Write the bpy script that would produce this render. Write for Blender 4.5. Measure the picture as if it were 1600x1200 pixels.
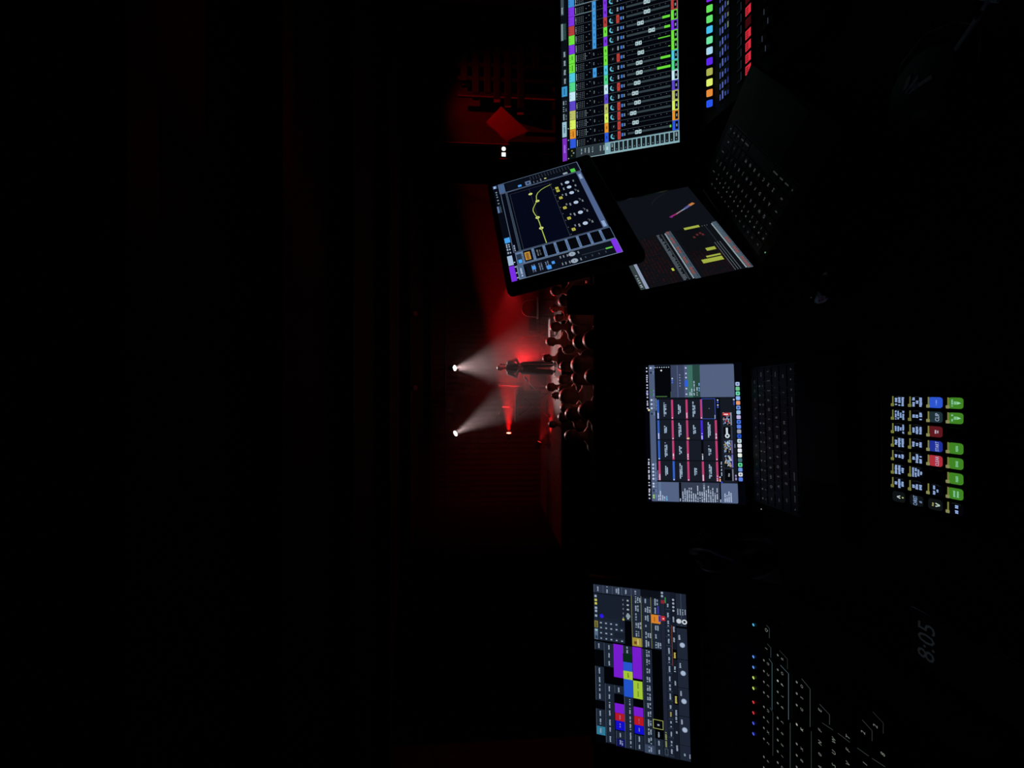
import bpy, bmesh, math, random
from mathutils import Vector, Matrix

random.seed(7)
for o in list(bpy.data.objects):
    bpy.data.objects.remove(o)
SC = bpy.context.scene
COL = SC.collection
CZ = 3.0                      # eye height above the audience floor
PITCH = math.atan(40 / 620)   # camera looks slightly down
FPX = 620.0

# ------------------------------------------------------------------ camera
cam = bpy.data.cameras.new('camera')
cam.sensor_fit = 'HORIZONTAL'
cam.sensor_width = 36.0
cam.lens = 36.0 * FPX / 1600.0
cam.clip_start = 0.02
cam.clip_end = 80
camo = bpy.data.objects.new('camera', cam)
COL.objects.link(camo)
_F = Vector((0, math.cos(PITCH), -math.sin(PITCH)))
_U = Vector((0, math.sin(PITCH), math.cos(PITCH)))
_R = Vector((1, 0, 0))
_m = Matrix((-_U, _R, -_F)).transposed().to_4x4()   # the phone was held sideways
_m.translation = Vector((0, 0, CZ))
camo.matrix_world = _m
SC.camera = camo

# ------------------------------------------------------------------ world and exposure
w = bpy.data.worlds.new('night')
w.use_nodes = True
w.node_tree.nodes['Background'].inputs[0].default_value = (0.5, 0.55, 0.7, 1)
w.node_tree.nodes['Background'].inputs[1].default_value = 0.0
SC.world = w
SC.view_settings.view_transform = 'Standard'
SC.view_settings.look = 'None'
SC.view_settings.exposure = 0.0
SC.view_settings.gamma = 1.0
SC.view_settings.use_curve_mapping = False
SC.cycles.max_bounces = 4
SC.cycles.volume_bounces = 0
SC.cycles.use_denoising = True

WHITE_W = 560.0     # the two white beam lamps over the stage
RED_BEAM_W = 3600.0  # red lamp shooting across the stage
RED_WASH_W = 60.0
RED_BACK_W = 1000.0  # added red lamp hidden behind the performer, aimed over the crowd
CROWD_W = 700.0     # two added ceiling lamps giving the crowd its rim light
FZ = 0.2            # crowd floor  # red floor lamps washing the curtain
HAZE = 0.055


# ------------------------------------------------------------------ helpers
def lin(c):
    r = []
    for x in c[:3]:
        x = x / 255.0
        r.append(x / 12.92 if x <= 0.04045 else ((x + 0.055) / 1.055) ** 2.4)
    return r


def onplane(px, py, z0, y0=0.0, s=0.0):
    """where the sight line through a photograph pixel meets the plane z = z0 + s (Y - y0), real place"""
    d = _F + _R * ((600 - py) / FPX) - _U * ((px - 800) / FPX)
    t = (z0 - CZ - s * y0) / (d.z - s * d.y)
    p = d * t
    p.z += CZ
    return p


def atdepth(px, py, Y):
    d = _F + _R * ((600 - py) / FPX) - _U * ((px - 800) / FPX)
    p = d * (Y / d.y)
    p.z += CZ
    return p


MATS = {}


def mat(name, col, rough=0.6, metal=0.0, noise=0.0, scale=30, emit=None, estr=1.0, bump=0.0, spec=0.5,
        trans=0.0, sample=True):
    if name in MATS:
        return MATS[name]
    m = bpy.data.materials.new(name)
    m.use_nodes = True
    nt = m.node_tree
    b = nt.nodes['Principled BSDF']
    b.inputs['Base Color'].default_value = (*col, 1)
    b.inputs['Roughness'].default_value = rough
    b.inputs['Metallic'].default_value = metal
    b.inputs['Specular IOR Level'].default_value = spec
    b.inputs['Transmission Weight'].default_value = trans
    if noise or bump:
        tc = nt.nodes.new('ShaderNodeTexCoord')
        n = nt.nodes.new('ShaderNodeTexNoise')
        n.inputs['Scale'].default_value = scale
        n.inputs['Detail'].default_value = 4
        nt.links.new(tc.outputs['Object'], n.inputs['Vector'])
        if noise:
            r = nt.nodes.new('ShaderNodeValToRGB')
            r.color_ramp.elements[0].position = 0.3
            r.color_ramp.elements[1].position = 0.7
            r.color_ramp.elements[0].color = (*[c * (1 - noise) for c in col], 1)
            r.color_ramp.elements[1].color = (*[min(1, c * (1 + noise)) for c in col], 1)
            nt.links.new(n.outputs['Fac'], r.inputs['Fac'])
            nt.links.new(r.outputs['Color'], b.inputs['Base Color'])
        if bump:
            bp = nt.nodes.new('ShaderNodeBump')
            bp.inputs['Strength'].default_value = bump
            bp.inputs['Distance'].default_value = 0.01
            nt.links.new(n.outputs['Fac'], bp.inputs['Height'])
            nt.links.new(bp.outputs['Normal'], b.inputs['Normal'])
    if emit:
        b.inputs['Emission Color'].default_value = (*emit, 1)
        b.inputs['Emission Strength'].default_value = estr
        if not sample:
            m.cycles.emission_sampling = 'NONE'
    MATS[name] = m
    return m


def glow_mat(name, sample):
    """flat print that shines: a display, a lit key legend; colour comes from the mesh"""
    m = bpy.data.materials.new(name)
    m.use_nodes = True
    nt = m.node_tree
    nt.nodes.clear()
    out = nt.nodes.new('ShaderNodeOutputMaterial')
    e = nt.nodes.new('ShaderNodeEmission')
    a = nt.nodes.new('ShaderNodeAttribute')
    a.attribute_name = 'Col'
    nt.links.new(a.outputs['Color'], e.inputs['Color'])
    nt.links.new(e.outputs['Emission'], out.inputs['Surface'])
    if not sample:
        m.cycles.emission_sampling = 'NONE'
    MATS[name] = m
    return m


DISPLAY = glow_mat('display_pixels', True)
LEGEND = glow_mat('lit_print', False)
M_PLASTIC = mat('black_plastic', (0.012, 0.012, 0.013), 0.5, noise=0.2, scale=60)
M_GLOSS = mat('black_gloss', (0.008, 0.008, 0.009), 0.12, noise=0.1, scale=20)
M_ALU = mat('space_grey_metal', (0.010, 0.0105, 0.012), 0.55, metal=0.3, spec=0.12, noise=0.08, scale=200)
M_KEY = mat('black_key', (0.01, 0.01, 0.011), 0.55, noise=0.15, scale=120)
M_RUBBER = mat('black_rubber', (0.008, 0.008, 0.008), 0.85, noise=0.2, scale=80)
M_DESK = mat('black_desk', (0.006, 0.006, 0.007), 0.8, noise=0.4, scale=14, bump=0.15, spec=0.2)
M_METAL = mat('dark_steel', (0.05, 0.05, 0.055), 0.35, metal=0.9, noise=0.1, scale=50)
M_CHROME = mat('chrome', (0.5, 0.5, 0.52), 0.2, metal=1.0, noise=0.05, scale=50)


class Geo:
    def __init__(s):
        s.v, s.f, s.m, s.c, s.sm = [], [], [], [], []

    def add(s, verts, faces, mi=0, col=(0, 0, 0), smooth=True):
        n = len(s.v)
        s.v += [tuple(p) for p in verts]
        c = (*lin(col), 1.0)
        for f in faces:
            s.f.append([n + i for i in f])
            s.m.append(mi)
            s.c.append(c)
            s.sm.append(smooth)

    def box(s, a, b, mi=0, bev=0.0, seg=1):
        bm = bmesh.new()
        bmesh.ops.create_cube(bm, size=1)
        sz = [b[i] - a[i] for i in range(3)]
        for v in bm.verts:
            v.co = Vector([(v.co[i] + 0.5) * sz[i] + a[i] for i in range(3)])
        if bev > 0:
            bmesh.ops.bevel(bm, geom=bm.edges[:], offset=bev, segments=seg, affect='EDGES', profile=0.5)
        s.bm(bm, mi)
        return s

    def bm(s, bm, mi=0, M=None):
        bm.verts.index_update()
        s.add([(M @ v.co if M else v.co) for v in bm.verts], [[v.index for v in f.verts] for f in bm.faces], mi)
        bm.free()

    def cyl(s, p0, p1, r0, r1=None, n=12, mi=0, cap=True):
        r1 = r0 if r1 is None else r1
        p0, p1 = Vector(p0), Vector(p1)
        d = (p1 - p0).normalized()
        a = d.orthogonal().normalized()
        b = d.cross(a)
        vs = []
        for p, r in ((p0, r0), (p1, r1)):
            for k in range(n):
                t = 2 * math.pi * k / n
                vs.append(p + a * (math.cos(t) * r) + b * (math.sin(t) * r))
        fs = [[k, (k + 1) % n, n + (k + 1) % n, n + k] for k in range(n)]
        if cap:
            fs += [list(range(n))[::-1], list(range(n, 2 * n))]
        s.add(vs, fs, mi)
        return s

    def ball(s, c, r, n=12, mi=0, M=None):
        r = (r, r, r) if not hasattr(r, '__len__') else r
        bm = bmesh.new()
        bmesh.ops.create_uvsphere(bm, u_segments=n, v_segments=max(6, n * 2 // 3), radius=1)
        for v in bm.verts:
            v.co = Vector((v.co.x * r[0], v.co.y * r[1], v.co.z * r[2]))
            if M:
                v.co = M @ v.co
            v.co += Vector(c)
        s.bm(bm, mi)
        return s

    def cap(s, a, b, ra, rb, n=12, mi=0):
        s.cyl(a, b, ra, rb, n, mi)
        s.ball(a, ra, n, mi)
        s.ball(b, rb, n, mi)
        return s

    def tube(s, pts, r, n=8, mi=0):
        pts = [Vector(p) for p in pts]
        up = None
        vs = []
        for i, p in enumerate(pts):
            d = (pts[min(i + 1, len(pts) - 1)] - pts[max(i - 1, 0)]).normalized()
            if up is None:
                up = d.orthogonal().normalized()
            up = (up - d * up.dot(d)).normalized()
            b = d.cross(up)
            rr = r[i] if hasattr(r, '__len__') else r
            for k in range(n):
                t = 2 * math.pi * k / n
                vs.append(p + up * (math.cos(t) * rr) + b * (math.sin(t) * rr))
        fs = []
        for i in range(len(pts) - 1):
            for k in range(n):
                fs.append([i * n + k, i * n + (k + 1) % n, (i + 1) * n + (k + 1) % n, (i + 1) * n + k])
        fs += [list(range(n))[::-1], list(range((len(pts) - 1) * n, len(pts) * n))]
        s.add(vs, fs, mi)
        return s

    def lathe(s, prof, n=24, mi=0, M=None):
        vs = []
        for r, z in prof:
            for k in range(n):
                t = 2 * math.pi * k / n
                p = Vector((r * math.cos(t), r * math.sin(t), z))
                vs.append(M @ p if M else p)
        fs = []
        for i in range(len(prof) - 1):
            for k in range(n):
                fs.append([i * n + k, i * n + (k + 1) % n, (i + 1) * n + (k + 1) % n, (i + 1) * n + k])
        fs += [list(range(n))[::-1], list(range((len(prof) - 1) * n, len(prof) * n))]
        s.add(vs, fs, mi)
        return s

    def prism(s, poly, axis, a, b, mi=0):
        """outline poly (2-D) pushed along an axis from a to b"""
        n = len(poly)

        def P(q, t):
            return {0: (t, q[0], q[1]), 1: (q[0], t, q[1]), 2: (q[0], q[1], t)}[axis]
        vs = [P(q, a) for q in poly] + [P(q, b) for q in poly]
        fs = [list(range(n))[::-1], list(range(n, 2 * n))]
        fs += [[k, (k + 1) % n, n + (k + 1) % n, n + k] for k in range(n)]
        s.add(vs, fs, mi)
        return s

    def mesh(s, name, mats, sharp=0.6):
        me = bpy.data.meshes.new(name)
        me.from_pydata(s.v, [], s.f)
        for m in mats:
            me.materials.append(m)
        me.polygons.foreach_set('material_index', s.m)
        if any(c[0] or c[1] or c[2] for c in s.c):
            ca = me.color_attributes.new('Col', 'FLOAT_COLOR', 'CORNER')
            buf = []
            for f, c in zip(s.f, s.c):
                buf += list(c) * len(f)
            ca.data.foreach_set('color', buf)
        me.validate()
        me.update()
        if sharp:
            me.shade_smooth()
            me.set_sharp_from_angle(angle=sharp)
        return me


def link(name, me, parent=None, M=None):
    o = bpy.data.objects.new(name, me)
    COL.objects.link(o)
    if parent is not None:
        o.parent = parent
    if M is not None:
        o.matrix_basis = M
    return o


def tag(o, label, cat, group=None, kind=None):
    o['label'] = label
    if cat:
        o['category'] = cat
    if group:
        o['group'] = group
    if kind:
        o['kind'] = kind
    return o


def thing(name, label, cat, loc=(0, 0, 0), rz=0.0, group=None):
    o = bpy.data.objects.new(name, None)
    o.empty_display_size = 0.1
    COL.objects.link(o)
    o.location = loc
    o.rotation_euler = (0, 0, rz)
    return tag(o, label, cat, group)


def struct(name, geo, mats, label=None):
    o = link(name, geo.mesh(name, mats))
    o['kind'] = 'structure'
    if label:
        o['label'] = label
    return o


def off(root, M):
    """matrix of a part given in world space, under an unrotated root"""
    return Matrix.Translation(-Vector(root.location)) @ M


def frame(TL, ex, up):
    ex = Vector(ex).normalized()
    up = Vector(up)
    up = (up - ex * up.dot(ex)).normalized()
    n = ex.cross(up)
    M = Matrix((ex, up, n)).transposed().to_4x4()
    M.translation = Vector(TL) + Vector((0, 0, CZ))
    return M


# ------------------------------------------------------------------ lettering
GLYPHS = {}


def make_glyphs(strings):
    tmp = []
    for st in strings:
        cu = bpy.data.curves.new('tmp', 'FONT')
        cu.body = st
        cu.size = 1.0
        cu.resolution_u = 2
        cu.align_x = 'CENTER'
        o = bpy.data.objects.new('tmp', cu)
        COL.objects.link(o)
        tmp.append((st, o, cu))
    bpy.context.view_layer.update()
    dg = bpy.context.evaluated_depsgraph_get()
    for st, o, cu in tmp:
        ev = o.evaluated_get(dg)
        me = ev.to_mesh()
        vs = [(v.co.x, v.co.y - 0.35) for v in me.vertices]
        fs = [list(p.vertices) for p in me.polygons]
        if vs:
            xs = [q[0] for q in vs]
            c = (min(xs) + max(xs)) / 2
            vs = [(a - c, b) for a, b in vs]
        GLYPHS[st] = (vs, fs, (max(xs) - min(xs)) if vs else 0)
        ev.to_mesh_clear()
    for st, o, cu in tmp:
        bpy.data.objects.remove(o)
        bpy.data.curves.remove(cu)


ROWS_LAPTOP = [
    [('esc', 1.5)] + [('F%d' % i, 1) for i in range(1, 13)] + [('', 1)],
    [('~', 1)] + [(c, 1) for c in '1234567890-='] + [('delete', 1.5)],
    [('tab', 1.5)] + [(c, 1) for c in 'QWERTYUIOP[]'] + [('\\', 1)],
    [('caps', 1.75)] + [(c, 1) for c in "ASDFGHJKL;'"] + [('return', 1.75)],
    [('shift', 2.25)] + [(c, 1) for c in 'ZXCVBNM,./'] + [('shift', 2.25)],
    [('fn', 1), ('control', 1), ('option', 1), ('command', 1.25), ('', 5), ('command', 1.25), ('option', 1),
     ('<', 1), ('^', 1), ('>', 1)],
]
make_glyphs(sorted({l for r in ROWS_LAPTOP for l, _ in r if l} | set('ABCDEFGHIJKLMNOPQRSTUVWXYZ0123456789^v#') |
                   {'8:05', 'START', 'CLEAR', 'CLIP', 'CHRIST', '^', 'v', 'IT', 'THE', 'F11', 'F12'}))


class UI(Geo):
    """content of a display: flat coloured shapes in real millimetre layers, u right, v down, 0..1"""

    def __init__(s, wd, ht, lift=0.00004, mi=0):
        super().__init__()
        s.wd, s.ht, s.lift, s.mi0 = wd, ht, lift, mi

    def P(s, u, v, l):
        return (u * s.wd, -v * s.ht, l * s.lift)

    def poly(s, pts, col, l=1):
        pts = [s.P(u, v, l) for u, v in pts]
        a = sum(pts[i][0] * pts[(i + 1) % len(pts)][1] - pts[(i + 1) % len(pts)][0] * pts[i][1] for i in range(len(pts)))
        idx = list(range(len(pts)))
        s.add(pts, [idx if a > 0 else idx[::-1]], s.mi0, col, False)

    def rect(s, u0, v0, u1, v1, col, l=1):
        s.poly([(u0, v0), (u0, v1), (u1, v1), (u1, v0)], col, l)

    def rrect(s, u0, v0, u1, v1, col, r, l=1):
        """rounded by r metres"""
        ru, rv = r / s.wd, r / s.ht
        pts = []
        for cx, cy, a0 in ((u1 - ru, v0 + rv, -90), (u1 - ru, v1 - rv, 0), (u0 + ru, v1 - rv, 90), (u0 + ru, v0 + rv, 180)):
            for k in range(4):
                t = math.radians(a0 + 30 * k)
                pts.append((cx + ru * math.cos(t), cy + rv * math.sin(t)))
        s.poly(pts, col, l)

    def outline(s, u0, v0, u1, v1, col, t, l=2):
        tu, tv = t / s.wd, t / s.ht
        s.rect(u0, v0, u1, v0 + tv, col, l)
        s.rect(u0, v1 - tv, u1, v1, col, l)
        s.rect(u0, v0, u0 + tu, v1, col, l)
        s.rect(u1 - tu, v0, u1, v1, col, l)

    def disc(s, u, v, r, col, l=2, n=16, rv=None):
        rv = rv or r
        s.poly([(u + r / s.wd * math.cos(2 * math.pi * k / n), v + rv / s.ht * math.sin(2 * math.pi * k / n)) for k in range(n)], col, l)

    def arc(s, u, v, r, t, a0, a1, col, l=3, n=10):
        for k in range(n):
            b0, b1 = (math.radians(a0 + (a1 - a0) * (k + q) / n) for q in (0, 1))
            s.poly([(u + (r + d) / s.wd * math.cos(b), v + (r + d) / s.ht * math.sin(b))
                    for b, d in ((b0, -t / 2), (b0, t / 2), (b1, t / 2), (b1, -t / 2))], col, l)

    def line(s, pts, t, col, l=3):
        for (u0, v0), (u1, v1) in zip(pts, pts[1:]):
            d = Vector(((u1 - u0) * s.wd, (v1 - v0) * s.ht))
            if d.length < 1e-9:
                continue
            n = Vector((-d.y, d.x)).normalized() * t / 2
            a, b = n.x / s.wd, n.y / s.ht
            s.poly([(u0 + a, v0 + b), (u0 - a, v0 - b), (u1 - a, v1 - b), (u1 + a, v1 + b)], col, l)

    def fuzz(s, u0, v0, u1, v1, col, l=3, dens=1.0):
        """a run of print too small to read: little blocks, word by word"""
        h = (v1 - v0) * s.ht
        step = max(h * 0.62, 0.0004)
        n = max(1, int((u1 - u0) * s.wd / step))
        du = (u1 - u0) / n
        for k in range(n):
            if n > 4 and random.random() < 0.14:
                continue
            a = random.uniform(0.0, 0.25)
            b = random.uniform(0.8, 1.0)
            s.rect(u0 + du * k, v0 + (v1 - v0) * a * 0.6, u0 + du * (k + 0.78 * dens), v0 + (v1 - v0) * b, col, l)

    def text(s, st, u, v, size, col, l=3, maxw=None):
        vs, fs, wdt = GLYPHS[st]
        sx = size
        if maxw and wdt * size > maxw:
            sx = maxw / wdt
        o = s.P(u, v, l)
        s.add([(o[0] + a * sx, o[1] + b * size, o[2]) for a, b in vs], fs, s.mi0, col, False)

    def build(s, name, parent, M, mats=None):
        return link(name, s.mesh(name, mats or [DISPLAY], sharp=0), parent, M)


# ================================================================== SETTING
M_WALL = mat('dark_wall', (0.02, 0.017, 0.017), 0.85, noise=0.4, scale=3, bump=0.2)
M_FLOOR = mat('dark_floor', (0.02, 0.018, 0.018), 0.6, noise=0.4, scale=4)
M_CEIL = mat('black_ceiling', (0.012, 0.011, 0.011), 0.9, noise=0.3, scale=3)
M_STAGE = mat('stage_boards', (0.22, 0.18, 0.17), 0.55, noise=0.25, scale=6)
M_CURTAIN = mat('red_curtain_cloth', (0.022, 0.008, 0.008), 0.85, noise=0.3, scale=5)
M_BLACKCLOTH = mat('black_cloth', (0.004, 0.004, 0.0045), 0.95, noise=0.3, scale=40, spec=0.05)

struct('floor', Geo().box((-9, -3, -0.1), (10, 16, FZ)), [M_FLOOR])
struct('wall_back', Geo().box((-9, 15.4, FZ), (10, 15.6, 5.4)), [M_WALL])
struct('wall_left', Geo().box((-9.2, -3, FZ), (-9, 15.6, 5.4)), [M_WALL])
struct('wall_right', Geo().box((10, -3, FZ), (10.2, 15.6, 5.4)), [M_WALL])
struct('wall_rear', Geo().box((-9, -3.2, FZ), (10, -3, 5.4)), [M_WALL])
struct('ceiling', Geo().box((-9.2, -3.2, 5.4), (10.2, 15.6, 5.5)), [M_CEIL])
for i, y in enumerate((2.6, 4.4, 6.6, 9.0, 11.4)):
    struct('trim_%d' % (i + 1), Geo().box((-9, y - 0.12, 5.12), (10, y + 0.12, 5.4), bev=0.01), [M_CEIL])
# raised mixing position with its front parapet
struct('floor_riser', Geo().box((-2.6, -1.6, FZ), (2.6, 1.75, 1.35)), [M_FLOOR])
struct('wall_parapet', Geo().box((-2.6, 1.62, 1.35), (2.6, 1.74, 2.525), bev=0.006), [M_BLACKCLOTH])
# stage
SZ = 0.93
g = Geo()
g.box((-4.6, 10.9, FZ), (5.6, 15.3, SZ - 0.02))
st = struct('floor_stage', g, [M_BLACKCLOTH])
for k in range(17):
    p = Geo().box((-4.6 + 0.6 * k, 10.88, SZ - 0.02), (-4.6 + 0.6 * k + 0.594, 15.3, SZ), bev=0.002)
    link('stage_plank', p.mesh('stage_plank', [M_STAGE]), st)
# curtain with folds
g = Geo()
n = 240
vs, fs = [], []
for k in range(n + 1):
    x = -4.6 + 10.2 * k / n
    yy = 15.1 + 0.012 * math.sin(k * 1.3) + 0.02 * math.sin(k * 0.17)
    vs += [(x, yy, SZ), (x, yy, 5.1), (x, yy + 0.02, 5.1), (x, yy + 0.02, SZ)]
for k in range(n):
    a, b = 4 * k, 4 * k + 4
    for q in range(4):
        fs.append([a + q, a + (q + 1) % 4, b + (q + 1) % 4, b + q])
g.add(vs, fs)
c = link('stage_curtain', g.mesh('stage_curtain', [M_CURTAIN], sharp=1.2))
tag(c, 'folded backdrop curtain glowing red behind the performer', 'curtain')

for side, x in (('left', -4.62), ('right', 5.62)):  # added drapes that stop red lamp spill at both stage sides
    g = Geo()
    vs, fs = [], []
    for k in range(61):
        y = 11.2 + 3.8 * k / 60
        xx = x + 0.03 * math.sin(k * 1.1)
        vs += [(xx, y, SZ if abs(x) < 4.6 else SZ), (xx, y, 5.12), (xx + 0.02, y, 5.12), (xx + 0.02, y, SZ)]
    for k in range(60):
        for q in range(4):
            fs.append([4 * k + q, 4 * k + (q + 1) % 4, 4 * k + 4 + (q + 1) % 4, 4 * k + 4 + q])
    g.add(vs, fs)
    c = link('spill_drape', g.mesh('spill_drape', [M_BLACKCLOTH], sharp=1.2))
    tag(c, {'left': 'added black drape blocking red spill past the glowing red lamp', 'right': 'added black drape blocking red spill behind the touchscreen'}[side], 'drape', 'added spill drapes')

# ================================================================== DESK AND DEVICES
DZ = CZ - 0.571
d = thing('work_desk', 'long black desk under the laptops and consoles', 'desk', (0, 0.75, 1.35))
g = Geo().box((-1.5, 0.28 - 0.75, DZ - 0.035 - 1.35), (1.5, 1.45 - 0.75, DZ - 1.35), bev=0.003)
link('desktop', g.mesh('desktop', [M_DESK]), d)
for x in (-1.42, 1.42):
    for y in (-0.40, 0.63):
        link('leg', Geo().box((x - 0.03, y - 0.03, 0), (x + 0.03, y + 0.03, DZ - 0.035 - 1.35), bev=0.003).mesh('leg', [M_METAL]), d)

# ---------- key caps shared by both laptops
KEYS = {}


def key_mesh(lbl, wd, dp, ht, col, two=False, size=None):
    k = (lbl, round(wd, 5), round(dp, 5), col, two)
    if k in KEYS:
        return KEYS[k]
    g = UI(1, 1, 1)
    g.box((-wd / 2, -dp / 2, 0), (wd / 2, dp / 2, ht), 0, min(ht, 0.002) * 0.45)
    g.lift = 1.0
    g.mi0 = 1
    z = ht + 0.00012
    if lbl:
        big = len(lbl) == 1
        sz = size or (0.0075 if big else 0.0038)
        if big and two:
            g.text(lbl, 0.0, 0.0038, 0.0062, col, z)
            g.rect(-0.0014, -0.0062, 0.0014, -0.0035, col, z)
        else:
            g.text(lbl, 0, 0, sz, col, z, maxw=wd * 0.8)
    me = g.mesh('key', [M_KEY, LEGEND], sharp=0.6)
    KEYS[k] = me
    return me


def laptop(label, TL, ex, ey, wd, ht, base_z, ui, legend, depth=0.221, width=0.3126, row=0.0198, keyp=0.0188, led=None):
    """clamshell computer from the pose of its display; ey points down the display"""
    MD = frame(TL, ex, -Vector(ey))
    bl = MD @ Vector((wd / 2, -(ht + 0.012), -0.003))
    bx = Vector((ex[0], ex[1], 0)).normalized()
    bf = Vector((bx.y, -bx.x, 0))
    root = thing('laptop', label, 'laptop', (bl.x, bl.y, base_z - 0.0155))
    lid = Geo().box((-0.0053, -(ht + 0.011), -0.0062), (wd + 0.0053, 0.0065, -0.0006), 0, 0.0018, 2)
    lo = link('lid', lid.mesh('lid', [M_ALU]), root, off(root, MD))
    bz = Geo().box((-0.0045, -(ht + 0.0102), -0.0006), (wd + 0.0045, 0.0058, -0.0003))
    link('bezel', bz.mesh('bezel', [M_GLOSS]), lo)
    ui.build('display', root, off(root, MD @ Matrix.Translation((0, 0, -0.0002))))
    # base: x along the hinge, y towards the user
    MB = Matrix((bx, bf, Vector((0, 0, 1)))).transposed()
    MB = Matrix((bx, -bf, Vector((0, 0, 1)))).transposed().to_4x4()
    MB.translation = Vector((bl.x, bl.y, base_z))
    base = Geo().box((-width / 2, -depth, -0.0155), (width / 2, 0.004, -0.0012), 0, 0.003, 2)
    bo = link('base', base.mesh('base', [M_ALU]), root, off(root, MB))
    link('hinge', Geo().cyl((-width * 0.42, 0, -0.002), (width * 0.42, 0, -0.002), 0.0045).mesh('hinge', [M_GLOSS]), root, off(root, MB))
    y0 = -0.0255
    kw = 14.5 * keyp
    well = Geo().box((-kw / 2 - 0.002, y0 - 5.56 * row, -0.0014), (kw / 2 + 0.002, y0 + 0.58 * row, -0.0009))
    link('keyboard_well', well.mesh('keyboard_well', [M_PLASTIC]), bo)
    tp = Geo().box((-0.065, -depth + 0.006, -0.0014), (0.065, -depth + 0.086, -0.0008), 0, 0.0001)
    link('trackpad', tp.mesh('trackpad', [M_ALU]), bo)
    for r, keys in enumerate(ROWS_LAPTOP):
        x = -kw / 2
        tot = sum(k[1] for k in keys)
        for lbl, u in keys:
            wq = u * keyp * 14.5 / tot
            me = key_mesh(lbl, wq - 0.0024, row - 0.0026, 0.0012, legend, two=(r == 1))
            link('key', me, root, off(root, MB @ Matrix.Translation((x + wq / 2, y0 - r * row, -0.0009))))
            x += wq
    if led:
        u = UI(1, 1, 1)
        u.mi0 = 0
        u.disc(0, 0, 0.0011, led[2], 0)
        link('status_light', u.mesh('status_light', [LEGEND], 0), bo, Matrix.Translation((led[0], led[1], 0.0004)))
    return root, MB


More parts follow.
